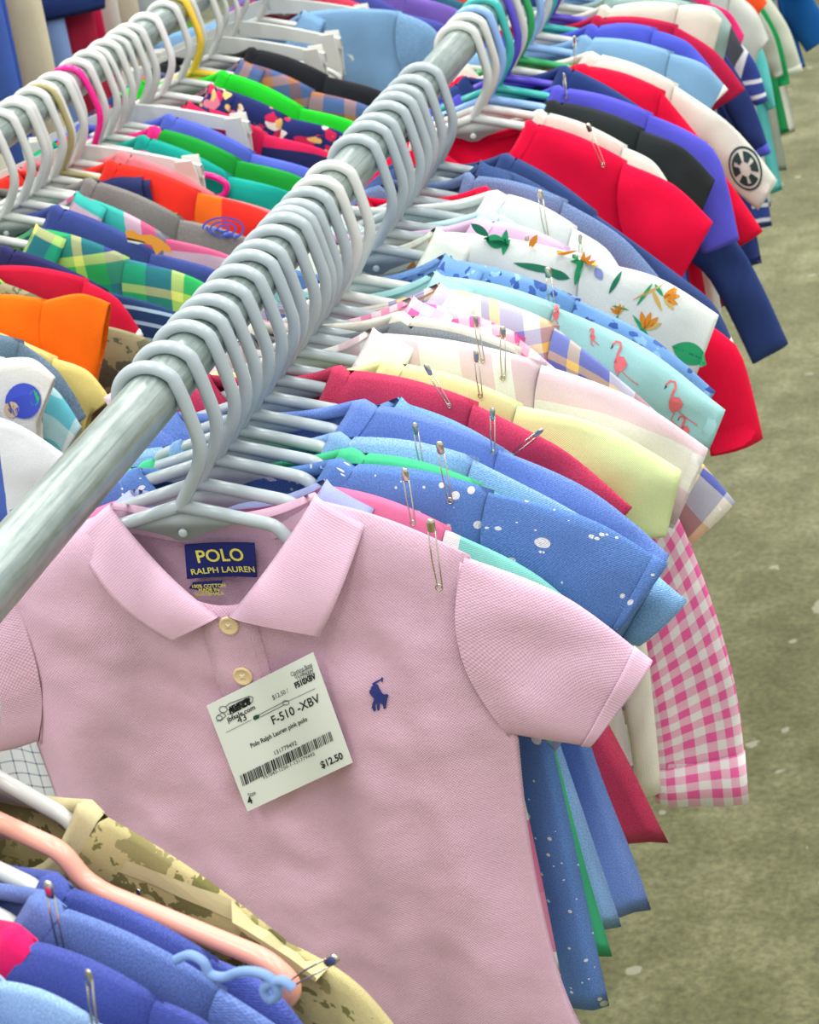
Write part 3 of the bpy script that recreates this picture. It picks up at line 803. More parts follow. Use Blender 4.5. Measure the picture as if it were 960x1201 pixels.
r1('polo_shirt', 'collared shirt with pink shoulders, teal sleeves and a lavender collar, right behind the pink polo', 'teal and pink colour-block shirt', .065,
   stripes([(.06, (226, 120, 160)), (.03, (240, 236, 232)), (.05, (226, 140, 172))], 'y'), T=(722, 762), B=(650, 886), S=(528, 622), N=(382, 572), style='polo', cx=.016,
   smat=stripes([(.05, (238, 236, 228)), (.022, (60, 176, 140)), (.018, (238, 236, 228)), (.012, (150, 160, 205)), (.085, (128, 205, 192)), (.008, (232, 232, 226))], 'y', phase=.0), cmat=solid((166, 176, 222), 'knit'), pins=(((472, 562), .038, .03),), hem=-.49, zf=-.15, hdy=-.012)
r1('splatter_shirt', 'mid-blue denim-look shirt with white paint-splatter dots', 'blue splatter-dot shirt', .090,
   dotted((92, 130, 194), (226, 230, 232), 'denim', 85., .34), T=(782, 664), B=(722, 742), S=(578, 578), N=(440, 545), style='henley', nb=2, hem=-.535, hw=.200, pins=(((514, 528), .042, 0),), cuffmat=(dotted((92, 130, 194), (226, 230, 232), 'denim', 85., .34), .14))
r1('t_shirt', 'bright mint green tee between two blue shirts', 'mint green tee', .114, solid((74, 196, 138), 'knit'), T=(748, 690), B=(690, 745), S=(565, 570), N=(440, 535), hem=-.515, hw=.200)
r1('henley_shirt', 'light blue chambray henley shirt with a turned cuff', 'light blue chambray henley', .138, solid((136, 174, 226), 'denim', .35), T=(804, 708), B=(748, 760), S=(560, 540), N=(405, 515), style='henley', nb=2, hem=-.505, hw=.205,
   cuffmat=(solid((132, 178, 226), 'denim', .35), .2), pins=(((486, 504), .034, .02),))
r1('henley_shirt', 'periwinkle blue heather henley shirt with a dropped shoulder', 'periwinkle heather henley', .166, solid((112, 142, 212), 'knit', .35), T=(784, 652), B=(752, 716), S=(590, 528), N=(436, 476), style='henley', nb=1, hem=-.515, hw=.222, pins=(((575, 490), .032, .15),))
r1('polo_shirt', 'faded sky blue collared shirt tucked behind the periwinkle henley', 'faded sky blue collared shirt', .197, solid((120, 164, 214), 'denim', .3), T=(735, 640), B=(680, 700), S=(600, 535), N=(520, 482), style='polo', cx=.02, hem=-.46)
r1('t_shirt', 'raspberry red heather tee', 'raspberry heather tee', .228, solid((205, 62, 96), 'knit', .35), T=(740, 598), B=(700, 640), S=(560, 474), N=(405, 436), hem=-.49, hw=.246, cx=.0, pins=(((500, 436), .034, -.35), ((630, 510), .03, .95)))
r1('t_shirt', 'pale lemon yellow tee', 'pale lemon yellow tee', .25, solid((228, 240, 172), 'knit'), T=(798, 555), B=(780, 634), S=(612, 476), N=(468, 428), hem=-.475, pins=(((556, 422), .034, .06),))
WP = stripes([(.030, (236, 232, 228)), (.024, (232, 205, 212)), (.014, (238, 236, 232)), (.03, (226, 200, 206))], 'x', 'woven')
r1('button_shirt', 'white shirt with wide faded pink stripes and a pointed collar', 'white and faded pink striped shirt', .283, WP, T=(830, 528), B=(788, 624), S=(640, 428), N=(432, 366), style='shirt', nb=5, cx=.0, hem=-.47, pins=(((556, 380), .034, .0), ((588, 392), .04, .15)))
r1('knit_top', 'charcoal grey knitted top squeezed between pink shirts', 'charcoal knitted top', .312, solid((112, 118, 122), 'rib', .3), T=(770, 505), B=(720, 560), S=(610, 420), N=(476, 384), hem=-.45)
GING = plaid([(.0082, (242, 236, 236)), (.0082, (242, 104, 168))], [(.0082, (242, 236, 236)), (.0082, (242, 104, 168))], 'woven')
r1('gingham_shirt', 'pink and white gingham shirt with long buttoned sleeves', 'pink gingham shirt', .345, GING, T=None, S=(615, 398), N=(480, 330), style='shirt', nb=5, cx=.0,
   path=[[(740, 520), (812, 650), (860, 800), (877, 943)], [(660, 600), (720, 700), (752, 830), (768, 942)]], cuffmat=(GING, .16), hem=-.48)
MAD = plaid([(.026, (238, 232, 214)), (.006, (84, 98, 180)), (.008, (244, 206, 100)), (.018, (122, 134, 206)), (.012, (240, 238, 228)), (.020, (232, 162, 54))],
            [(.030, (230, 226, 214)), (.012, (228, 160, 56)), (.020, (242, 236, 220)), (.022, (112, 122, 192)), (.008, (248, 224, 140)), (.012, (126, 138, 204))], 'woven')
r1('madras_shirt', 'madras plaid shirt in ochre, lavender and white', 'madras plaid shirt', .375, MAD, T=(861, 592), B=(804, 646), S=(655, 384), N=(520, 318), style='shirt', nb=5, cx=.012, hem=-.47)
FLB = solid((164, 214, 214), 'woven')
fl = r1('flamingo_shirt', 'pale aqua shirt printed with coral flamingos', 'aqua flamingo shirt', .405, FLB, hcol=WHITE, T=(850, 482), B=(830, 530), S=(655, 360), N=(505, 292), style='shirt', nb=5, cx=.012, hem=-.48)
BF = printed((118, 160, 216), ((70, 104, 176), (150, 190, 232), (60, 90, 160)), 75., .34, 'woven', .012)
r1('button_shirt', 'cornflower blue shirt with a darker blue floral print', 'blue floral shirt', .445, BF, hcol=WHITE, T=(838, 462), B=(800, 510), S=(680, 352), N=(515, 264), style='shirt', nb=5, cx=.012, hem=-.46, pins=(((641, 322), .046, .03),))
BOPM = solid((232, 236, 226), 'woven')
bp = r1('tropical_shirt', 'white shirt printed with orange bird-of-paradise flowers and green leaves', 'tropical flower shirt', .52, BOPM, T=(842, 372), B=(815, 444), S=(690, 304), N=(505, 236), style='shirt', nb=5, cx=.0, hem=-.47, cmat=printed((226, 232, 216), ((40, 158, 112), (226, 140, 30)), 45., .3, 'woven', .02))
r1('t_shirt', 'pale lilac tee showing only its shoulder', 'pale lilac tee', .56, solid((222, 190, 222), 'knit'), T=(755, 352), B=(715, 400), S=(668, 292), N=(600, 258), hem=-.44, pins=(((617, 283), .03, .1),))
r1('t_shirt', 'pale aqua tee in front of the white henley', 'pale aqua tee', .585, solid((190, 224, 226), 'knit'), T=(700, 330), B=(660, 380), S=(630, 290), N=(590, 250), hem=-.44)
r1('henley_shirt', 'white henley tee with an inset shoulder seam', 'white henley tee', .625, solid((232, 236, 232), 'knit'), T=(738, 340), B=(700, 380), S=(690, 266), N=(590, 228), style='henley', nb=2, hem=-.45, pins=(((632, 230), .042, .0), ((680, 280), .03, .12)))
r1('t_shirt', 'slate blue heather tee in front of the scarlet tee', 'slate heather tee', .68, solid((112, 134, 176), 'knit', .5), T=(788, 345), B=(745, 390), S=(665, 236), N=(545, 192), hem=-.46)
r1('jacket', 'dark indigo denim jacket deep behind the slate tee', 'indigo denim jacket', .715, solid((62, 86, 136), 'denim', .4), T=(770, 330), B=(720, 380), S=(650, 230), N=(530, 185), style='shirt', nb=4, hem=-.45)
r1('long_sleeved_top', 'red long-sleeved top whose cuff shows under the tropical shirt', 'red long-sleeved top', .655, solid((238, 4, 60), 'knit'), T=None, S=(690, 290),
   path=[[(780, 350), (850, 395), (872, 425), (894, 517)], [(740, 420), (800, 440), (822, 460), (832, 537)]], hem=-.47)
r1('long_sleeved_top', 'navy and white long-sleeved top behind the tropical shirt', 'navy top with white edge', .76, solid((54, 76, 128), 'knit'), T=None, S=(700, 250), path=[[(790, 320), (838, 360), (866, 420)], [(740, 380), (800, 400), (838, 442)]], hem=-.47,
   cuffmat=(solid((226, 228, 222), 'knit'), .12))
TEAL = (62, 178, 170); PUR = (88, 74, 190); LBL = (138, 176, 226); GRN = (40, 160, 92)
r1('t_shirt', 'scarlet red crew-neck tee on a white hanger', 'scarlet crew-neck tee', .925, solid((244, 2, 62), 'knit'), T=(835, 262), B=(790, 343), S=(735, 190), N=(628, 146), hcol=WHITE, H=.012, pins=(((690, 150), .046, -.22),), hem=-.45, cx=.006)
r1('t_shirt', 'off-white tee peeking out behind the scarlet tee', 'off-white tee', .965, solid((226, 228, 214), 'knit'), T=(790, 228), B=(760, 260), S=(735, 172), N=(640, 140), hcol=WHITE, hem=-.43)
r1('t_shirt', 'black crew-neck tee behind the scarlet tee', 'black tee', 1.0, solid((38, 44, 46), 'knit'), T=(838, 212), B=(822, 250), S=(755, 152), N=(655, 122), hcol=LBL, hname='light blue')
r1('t_shirt', 'violet blue tee with long loose sleeves', 'violet blue tee', 1.045, solid((92, 90, 214), 'knit'), T=(843, 185), B=(826, 297), S=(765, 134), N=(660, 104), hcol=TEAL, hname='teal', pins=(((660, 92), .026, .05),), path=[[(810, 158), (843, 190), (866, 282)], [(800, 240), (815, 270), (822, 298)]])
r1('long_sleeved_top', 'navy long-sleeved top with a gathered cuff', 'navy long-sleeved top', 1.09, solid((44, 66, 122), 'knit'), T=None, S=(768, 140), path=[[(838, 250), (880, 310), (924, 404)], [(800, 300), (832, 330), (882, 428)]], hcol=PUR, hname='purple')
r1('t_shirt', 'crimson red tee beneath the cog-emblem sleeve', 'crimson red tee', 1.125, solid((240, 4, 56), 'knit'), T=(893, 272), B=(862, 292), S=(780, 108), N=(690, 78), path=[[(820, 165), (862, 225), (894, 272)], [(800, 220), (830, 260), (862, 292)]], hcol=WHITE)
eo = r1('t_shirt', 'off-white tee with a round dark cog emblem on its sleeve', 'white tee with cog emblem', 1.17, solid((224, 226, 212), 'knit'), T=(911, 212), B=(888, 248), S=(795, 100), N=(700, 64), path=[[(850, 142), (885, 178), (911, 212)], [(820, 170), (855, 218), (888, 248)]], hcol=GRN, hname='green', pins=(((672, 48), .03, .1),))
far = [
 ('t_shirt', 'dusty sky blue tee with a pale cuff', 'dusty sky blue tee', 1.23, solid((128, 170, 206), 'knit'), (853, 106), (836, 122), (790, 62), LBL, 'light blue', solid((226, 228, 218), 'knit')),
 ('t_shirt', 'royal blue tee with a trailing sleeve', 'royal blue tee', 1.285, solid((80, 92, 204), 'knit'), (834, 82), (818, 92), (770, 34), WHITE, '', None),
 ('t_shirt', 'dark crimson tee with a pointed sleeve', 'dark crimson tee', 1.33, solid((186, 22, 66), 'knit'), (873, 106), (850, 122), (795, 30), TEAL, 'teal', None),
 ('t_shirt', 'cream tee just behind the dark crimson tee', 'cream tee', 1.385, solid((222, 220, 204), 'knit'), (846, 24), (838, 54), (800, 6), PUR, 'purple', None),
 ('t_shirt', 'grey-green tee behind the cream tee', 'grey-green tee', 1.44, solid((150, 176, 172), 'knit'), (857, 30), (850, 60), (825, 4), WHITE, '', None),
 ('long_sleeved_top', 'midnight navy top with a violet cuff', 'midnight navy top', 1.50, solid((42, 58, 120), 'knit'), (903, 180), (884, 186), (845, 50), LBL, 'light blue', solid((86, 92, 208), 'knit')),
 ('t_shirt', 'charcoal tee behind the midnight navy top', 'charcoal tee', 1.57, solid((74, 76, 84), 'knit'), (872, 60), (862, 76), (850, 10), WHITE, '', None),
 ('t_shirt', 'hot pink tee showing a sliver of sleeve', 'hot pink tee', 1.62, solid((220, 40, 110), 'knit'), (872, 42), (866, 60), (850, 0), GRN, 'green', None),
 ('long_sleeved_top', 'navy and white striped long-sleeved top', 'navy striped long-sleeved top', 1.69, stripes([(.016, (52, 72, 148)), (.006, (220, 226, 232))], 'y'), (900, 118), (884, 124), (862, 40), WHITE, '', None),
 ('t_shirt', 'pale grey tee by the far end of the near rail', 'pale grey tee', 1.78, solid((202, 206, 196), 'knit'), (901, 46), (890, 60), (872, 0), TEAL, 'teal', None),
 ('long_sleeved_top', 'aqua long-sleeved top low behind the striped top', 'aqua long-sleeved top', 1.86, solid((96, 196, 196), 'knit'), (909, 126), (900, 130), (878, 20), WHITE, '', None),
 ('t_shirt', 'neon orange tee near the far end of the rail', 'neon orange tee', 1.95, solid((250, 82, 34), 'knit'), (899, 4), (890, 14), (880, -20), WHITE, '', None),
 ('long_sleeved_top', 'sage grey long-sleeved top', 'sage grey top', 2.03, solid((168, 180, 164), 'knit'), (918, 88), (906, 92), (885, 0), LBL, 'light blue', None),
 ('long_sleeved_top', 'emerald green long-sleeved top', 'emerald green top', 2.12, solid((18, 140, 74), 'knit'), (926, 98), (912, 102), (893, 0), WHITE, '', None),
 ('long_sleeved_top', 'ivory long-sleeved top with a folded cuff', 'ivory top', 2.22, solid((208, 212, 194), 'knit'), (941, 84), (918, 90), (900, -10), PUR, 'purple', solid((216, 220, 202), 'knit')),
 ('long_sleeved_top', 'ultramarine top hanging wide at the rail end', 'ultramarine top', 2.62, solid((20, 96, 170), 'denim'), (975, 40), (945, 62), (918, -40), WHITE, '', None)]
for nm, lb_, sh, Y, mt, T, B, S, hc, hn, cf in far:
    lng = nm.startswith('long')
    r1(nm, lb_, sh, Y, mt, T=T, B=B, path=[[(lerp(S[0], T[0], .5)+4, lerp(S[1], T[1], .5)-4), T], [(lerp(S[0], B[0], .5)-14, lerp(S[1], B[1], .5)+10), B]] if lng else None, S=S, hcol=hc, hname=hn, cuffmat=(cf, .18) if cf else None)
for k in range(5):      # the last ones, only their upper halves in view
    c, cn = [((96, 120, 190), 'dusty blue'), ((210, 60, 70), 'brick red'), ((236, 214, 120), 'straw yellow'), ((70, 150, 120), 'fern green'), ((190, 190, 200), 'silver grey')][k]
    Y = 2.32+.058*k
    o = garment('t_shirt', '%s tee near the far end of the near rail' % cn, 'shirt', 0, Y, solid(c, 'knit'), (.158, -.122), (.27, -.19), (.225, -.26))
    hanger('white plastic hanger inside the %s tee' % cn, 0, Y, 0, WHITE)

# prints
def circle_poly(cx, cz, r, n=20, a0=0., a1=360.): return [(cx+r*math.cos(R_(lerp(a0, a1, k/n))), cz+r*math.sin(R_(lerp(a0, a1, k/n)))) for k in range(n)]
def both(o):
    vs, ps = [], []
    for ob in (o.body, o.sleeve):
        b = len(vs); vs += [v.co.copy() for v in ob.data.vertices]; ps += [tuple(b+i for i in p.vertices) for p in ob.data.polygons]
    return BVHTree.FromPolygons(vs, ps)
def stroke(pts, w0, w1=None):
    w1 = w1 if w1 is not None else w0; L, R2 = [], []
    for i, p in enumerate(pts):
        a = Vector(pts[max(i-1, 0)]); b = Vector(pts[min(i+1, len(pts)-1)]); n = (b-a); n = Vector((-n.y, n.x)).normalized()
        w_ = lerp(w0, w1, i/(len(pts)-1))/2; L.append(tuple(Vector(p)+n*w_)); R2.append(tuple(Vector(p)-n*w_))
    return [[L[i], L[i+1], R2[i+1], R2[i]] for i in range(len(pts)-1)]
ebv = both(eo)
eu = lambda p: un(p, 0, eo.Y, eo.yaw, -.014)
ec = Vector(eu((873, 200))); ex1 = Vector(eu((892, 213)))-ec; ex2 = Vector(eu((879, 177)))-ec
em = lambda a, r: tuple(ec + ex1*math.cos(a)*r + ex2*math.sin(a)*r)
DK = plain('dark_print', (34, 58, 54), .8); WT = plain('white_print', (224, 226, 214), .8)
ring = [[em(2*math.pi*k/36, 1), em(2*math.pi*(k+1)/36, 1), em(2*math.pi*(k+1)/36, .9), em(2*math.pi*k/36, .9)] for k in range(36)]
decal(eo.root, 'cog_emblem', ring, DK, ebv, .0010, cuts=0)
disc = [[em(2*math.pi*k/36, .80), em(2*math.pi*(k+1)/36, .80), em(2*math.pi*(k+1)/36, .34), em(2*math.pi*k/36, .34)] for k in range(36) if k % 6 not in (0, 1)]
disc += [[em(2*math.pi*k/36, .80), em(2*math.pi*(k+1)/36, .80), em(2*math.pi*(k+1)/36, .68), em(2*math.pi*k/36, .68)] for k in range(36) if k % 6 in (0, 1) and (k//6) % 2 == 1]
decal(eo.root, 'cog_emblem', disc, DK, ebv, .0010, cuts=0)
fbv = both(fl); CORAL = plain('coral_print', (224, 112, 116), .8); BLACKP = plain('black_print', (40, 50, 60), .8)
fu = lambda p: un(p, 0, fl.Y, fl.yaw, -.012)
def flamingo(x, y, s, flip=1):
    q = lambda a, b: fu((x+a*s*flip, y+b*s))
    body = [q(-6, 2), q(-1, -5), q(8, -4), q(13, 4), q(10, 11), q(4, 15), q(-3, 17), q(-6, 10)]
    neck = stroke([q(-4, 4), q(-1, -8), q(3, -16), q(2, -22), q(-4, -24), q(-9, -20)], .0022, .0016)
    legs = stroke([q(2, 15), q(-4, 28), q(8, 38)], .0009) + stroke([q(5, 14), q(18, 26), q(30, 34)], .0009)
    decal(fl.root, 'flamingo_print', [body]+neck+legs, CORAL, fbv)
    decal(fl.root, 'flamingo_beak', [[q(-9, -21), q(-8, -17), q(-12, -14)]], BLACKP, fbv)
flamingo(724, 424, .82); flamingo(789, 470, .92); flamingo(650, 372, .4, -1); flamingo(800, 505, .6); flamingo(692, 398, .3)
bbv = both(bp); bu = lambda p: un(p, 0, bp.Y, bp.yaw, -.012)
ORG = plain('orange_print', (226, 138, 26), .8); LEAF = plain('leaf_print', (36, 160, 100), .8); DLEAF = plain('dark_leaf_print', (24, 116, 82), .8); YEL = plain('yellow_print', (214, 176, 90), .8); VIO = plain('violet_print', (140, 150, 206), .8)
def leaf(px, ln, wd, ang, mat, name='leaf_print'):
    a = R_(ang); c, s = math.cos(a), math.sin(a)
    P = [(t*ln, wd*math.sin(math.pi*t)**.8*sg) for sg, ts in ((1, [k/8 for k in range(9)]), (-1, [k/8 for k in range(7, 0, -1)])) for t in ts]
    decal(bp.root, name, [[bu((px[0]+x*c-y*s, px[1]+x*s+y*c)) for x, y in P]], mat, bbv)
leaf((786, 410), 46, 13, 22, LEAF); leaf((786, 410), 40, 1.2, 22, DLEAF)
def flower(px, k=1., rot=0):
    for a, m in ((-100, ORG), (-70, ORG), (-42, ORG), (-20, YEL)): leaf(px, 22*k, 3.2*k, a+rot, m, 'petal_print')
    leaf(px, 20*k, 2.6*k, 165+rot, LEAF); leaf((px[0]-14*k, px[1]-18*k), 36*k, 2.4*k, 55+rot, LEAF)
flower((754, 390), 1.); flower((724, 372), .6, -40); flower((682, 312), .8, 20); flower((776, 352), .9, 70)
for px, ln, wd, an, mt in (((672, 338), 34, 4, -75, LEAF), ((712, 348), 30, 3, -60, DLEAF), ((588, 302), 34, 5, -80, LEAF), ((565, 282), 30, 10, 10, LEAF), ((640, 320), 28, 5, 20, DLEAF), ((600, 310), 60, 4, 12, DLEAF), ((648, 300), 30, 2, -12, ORG), ((696, 318), 16, 5, 60, VIO),
                           ((740, 355), 40, 1.6, -25, YEL), ((762, 342), 30, 2.5, 65, YEL), ((552, 262), 26, 5, 35, DLEAF), ((620, 292), 20, 4, -60, ORG)): leaf(px, ln, wd, an, mt)

CREAM = solid((226, 222, 206), 'rib')
r1('long_sleeved_top', 'cream ribbed top with one long sleeve beside the pink gingham', 'cream ribbed top', .328, CREAM, T=None, S=(610, 410), N=(478, 372), path=[[(700, 560), (750, 720), (764, 820), (774, 931)], [(650, 640), (712, 760), (732, 840), (745, 935)]], hem=-.44)

# ------------------------------------------------------------------ trousers
def loft(rings):
    """rings: (centre x, half width, thickness, z, y) -> flattened tube rows"""
    n = 20; rows, uvs = [], []
    for c, hw, th, z, y in rings:
        rows.append([(c+hw*math.copysign(abs(math.cos(f))**.7, math.cos(f)), y-th*math.sin(f), z) for f in [2*math.pi*k/n for k in range(n)]])
        uvs.append([(c+hw*math.cos(2*math.pi*k/n), z) for k in range(n+1)])
    return rows, uvs
def trousers(name, label, rx, Y, mat, z0=-.132, w=.125, L=.45, yaw=0., zb=RZ, rise=.17, bmat=None):
    t = thing(name, label, 'trousers', (rx, Y, zb), yaw, 'trousers on the rails'); sd = random.random()*9
    nz_ = lambda x, z: .006*noise.noise(Vector((x*8, z*5, sd)))
    rows, uvs = loft([(0, w*(1+.16*k/8), .008+.010*k/8, z0-rise*k/8, nz_(0, z0-rise*k/8)) for k in range(9)])
    bm = bmesh.new(); grid(bm, rows, uvs, True); mesh_obj('seat', bm, mat, t)
    for s in (-1, 1):
        rows, uvs = loft([(s*w*(.58+.03*k/10), w*(.585-.14*k/10), .016-.002*k/10, z0-rise+.01-(L-rise)*k/10, nz_(s, z0-rise-k*.04)*1.6) for k in range(11)])
        rows.append([(p[0]*.99, p[1]*.8, p[2]+.01) for p in rows[-1]]); uvs.append(uvs[-1])
        bm = bmesh.new(); grid(bm, rows, uvs, True); mesh_obj('leg', bm, mat, t)
    rows, uvs = loft([(0, w*1.012, .0095, z0+.004, nz_(0, z0)), (0, w*1.018, .0105, z0-.002, nz_(0, z0)), (0, w*1.02, .0105, z0-.028, nz_(0, z0)), (0, w*1.01, .009, z0-.030, nz_(0, z0))])
    bm = bmesh.new(); grid(bm, rows, uvs, True); mesh_obj('waistband', bm, bmat or mat, t)
    return t
def folded(name, label, rx, Y, mat, x0=-.10, x1=.10, z0=-.156, L=.30, yaw=0., zb=RZ):
    """trousers folded over the bar of a hanger"""
    t = thing(name, label, 'trousers', (rx, Y, zb), yaw, 'trousers on the rails'); sd = random.random()*9
    for k, (a, b, ly) in enumerate(((x0, x1, 0), (x0+.006, x1-.008, .004))):
        prof = [(-.0085-ly, -L*q) for q in [1-j/14 for j in range(14)]] + [((-.0085-ly)*math.cos(f), (.0085+ly)*math.sin(f)) for f in [math.pi*j/8 for j in range(9)]] + [(.0085+ly, -(L-.03)*j/14) for j in range(1, 15)]
        rows = [[(lerp(a, b, i/12), y+.003*noise.noise(Vector((lerp(a, b, i/12)*12, z*6, sd)))*(1 if z < -.01 else .1), z0+z+.004*noise.noise(Vector((i*.3, z, sd)))) for i in range(13)] for y, z in prof]
        uvs = [[(lerp(a, b, i/12), j*.02+.4*k) for i in range(13)] for j in range(len(prof))]
        bm = bmesh.new(); grid(bm, rows, uvs); mesh_obj('leg', bm, mat, t)
    return t

# ------------------------------------------------------------------ tops and trousers on the second rail
def r2(name, label, short, Y, mat, T=None, B=None, S=None, N=None, **k):
    k.setdefault('hcol', WHITE); k.setdefault('cx', .004)
    if T is None:
        dz = random.uniform(-.008, .008)
        o = garment(name, label, 'shirt', R2X, Y, mat, (.158, -.120+dz), (.272, -.185+dz), (.228, -.255), cx=.004, **{q: v for q, v in k.items() if q in ('style', 'nb', 'smat', 'cmat', 'cuffmat', 'hem', 'yaw', 'bandmat')})
        o.Y = Y; o.short = short
        hanger('%s plastic hanger inside the %s' % ({WHITE: 'white', GREY: 'pale grey'}.get(k['hcol'], k.get('hname')), short), R2X, Y, k.get('yaw', 0), k['hcol'])
        return o
    return top(R2X, name, label, short, Y, mat, T, B, S, N, **k)
r2('gingham_shirt', 'white shirt with a navy window-check, low by the near rail', 'navy window-check shirt', .30, plaid([(.011, (232, 234, 236)), (.0016, (44, 54, 110))], [(.011, (232, 234, 236)), (.0016, (44, 54, 110))], 'woven'), T=(78, 540), B=(40, 600), smat=stripes([(.05, (232, 234, 236)), (.03, (84, 112, 200))], 'y'))
sw = r2('long_sleeved_top', 'off-white sweatshirt with a red side stripe and a round blue patch', 'off-white sweatshirt', .345, stripes([(.10, (232, 232, 222)), (.004, (200, 40, 70)), (.06, (232, 232, 222))], 'x', phase=.25), T=(62, 445), B=(34, 520), S=(20, 420))
r2('plaid_shirt', 'aqua and white plaid shirt with a faded check', 'aqua plaid shirt', .375, plaid([(.02, (222, 236, 232)), (.02, (96, 190, 206))], [(.018, (226, 238, 234)), (.022, (110, 196, 208)), (.006, (170, 232, 150))]), T=(92, 505), B=(60, 560), S=(40, 430))
r2('jacket', 'slate grey denim jacket with a ribbed cuff', 'slate denim jacket', .405, solid((104, 124, 142), 'denim', .4), T=(100, 490), B=(62, 520), S=(40, 400))
r2('t_shirt', 'butter yellow tee below the orange tee', 'butter yellow tee', .435, solid((236, 216, 130), 'knit'), T=(128, 470), B=(88, 500), S=(70, 420))
r2('t_shirt', 'bright orange tee with a wide short sleeve', 'bright orange tee', .475, solid((250, 112, 6), 'knit'), T=(126, 358), B=(116, 430), S=(50, 340), hem=-.36)
for k, (Y, c, cn) in enumerate(((.452, WHITE, 'white'), (.500, WHITE, 'white'), (.522, WHITE, 'white'), (.552, (132, 226, 70), 'lime green'))):
    hanger(['bare white plastic hanger leaning on the orange tee', 'bare white plastic hanger just behind the orange tee', 'second bare white plastic hanger behind the orange tee', 'bare lime green plastic hanger beside the red tee'][k], R2X, Y, R_(random.uniform(-8, 4)), c, roll=-.14)
r2('t_shirt', 'olive camouflage tee among the bare white hangers', 'olive camouflage tee', .535, camo([(70, 76, 60), (110, 112, 84), (150, 146, 110), (90, 96, 80), (60, 60, 50)]), hem=-.44)
r2('t_shirt', 'red tee with white edge piping', 'red tee with white piping', .565, solid((206, 20, 58), 'knit'), T=(165, 396), B=(128, 440), S=(112, 328), cuffmat=(solid((232, 232, 226), 'knit'), .1))
r2('t_shirt', 'dark navy tee with a pale blue striped sleeve', 'navy tee with striped sleeve', .61, solid((44, 46, 96), 'knit'), T=None, smat=stripes([(.012, (34, 62, 104)), (.004, (170, 204, 226))], 'x'))
r2('plaid_shirt', 'bright green, yellow and navy plaid shirt', 'bright green plaid shirt', .672, plaid([(.024, (40, 176, 84)), (.010, (226, 236, 110)), (.022, (30, 150, 110)), (.018, (62, 74, 150))], [(.022, (60, 196, 70)), (.010, (230, 240, 120)), (.020, (52, 66, 140)), (.016, (40, 160, 120))]), style='shirt', nb=4)
fx = r2('t_shirt', 'dusk navy tee with an orange fox appliqué on the shoulder', 'navy fox tee', .735, solid((62, 78, 146), 'knit', .2))
r2('polo_shirt', 'teal, pink and grey striped polo shirt', 'teal and pink striped polo', .778, stripes([(.03, (62, 184, 172)), (.016, (206, 178, 190)), (.014, (214, 96, 136)), (.02, (146, 140, 150))], 'x'), style='polo')
gy = r2('t_shirt', 'taupe grey tee with a blue swirl print on the sleeve', 'taupe tee with swirl print', .825, solid((134, 130, 126), 'knit', .3))
folded('chino_trousers', 'khaki yellow chinos folded over a hanger bar', R2X, .862, solid((216, 186, 100), 'woven'), -.08, .135, z0=-.135, L=.30)
hanger('white plastic hanger carrying the folded khaki chinos', R2X, .862, 0, WHITE)
r2('t_shirt', 'red-orange tee fading to orange at the hem', 'red-orange tee', .888, stripes([(.30, (238, 48, 36)), (.5, (250, 110, 30))], 'y', phase=.4))
folded('sweat_trousers', 'navy sweatpants folded over a brass-coloured hanger', R2X, .885, solid((40, 48, 96), 'knit'), -.02, .105, z0=-.10, L=.14)
hanger('brass-coloured plastic hanger with the folded navy sweatpants', R2X, .885, 0, (170, 160, 110), 'slim')
r2('blouse', 'coral pink gathered blouse', 'coral pink blouse', .922, solid((226, 130, 138), 'woven'))
r2('t_shirt', 'teal green tee with a smooth shoulder', 'teal green tee', .985, solid((14, 160, 144), 'knit'))
r2('t_shirt', 'grass green tee with a hot pink neckband', 'grass green tee', 1.022, solid((22, 150, 50), 'knit'), bandmat=solid((236, 40, 130), 'knit'))
r2('t_shirt', 'hyacinth blue tee on the second rail', 'hyacinth blue tee', 1.072, solid((86, 104, 204), 'knit'))
r2('polo_shirt', 'red and navy rugby-striped polo', 'rugby-striped polo', 1.125, stripes([(.024, (214, 30, 80)), (.02, (34, 40, 84))], 'x'), style='polo')
r2('button_shirt', 'navy shirt with a bright floral print', 'navy floral shirt', 1.205, printed((34, 46, 104), ((226, 130, 150), (240, 236, 226), (214, 40, 90), (244, 200, 120)), 38., .36), style='shirt', nb=4, hcol=(226, 226, 224), hname='off-white')
r2('t_shirt', 'neon green tee on the second rail', 'neon green tee', 1.27, solid((36, 214, 46), 'knit'))
r2('plaid_shirt', 'brown and denim blue plaid shirt', 'brown plaid shirt', 1.325, plaid([(.02, (84, 110, 160)), (.014, (150, 96, 70))], [(.02, (70, 90, 140)), (.012, (190, 130, 90))]), style='shirt', nb=4)
r2('t_shirt', 'jet black tee beside the brown plaid shirt', 'jet black tee', 1.39, solid((34, 36, 40), 'knit'))
r2('denim_shirt', 'light wash denim shirt with a soft collar', 'light wash denim shirt', 1.60, solid((126, 168, 206), 'denim', .3), T=(527, 56), B=(458, 108), S=(470, 14), style='shirt', nb=4)
for k, (c, cn) in enumerate((((206, 60, 84), 'cherry red'), ((70, 80, 160), 'mulberry blue'), ((120, 96, 180), 'lavender purple'), ((40, 90, 110), 'petrol blue'), ((210, 80, 60), 'rust red'), ((90, 40, 90), 'plum purple'), ((60, 120, 90), 'pine green'), ((180, 180, 190), 'misty grey'))):
    r2('t_shirt', '%s tee toward the far end of the second rail' % cn, cn+' tee', 1.72+.06*k, solid(c, 'knit'))
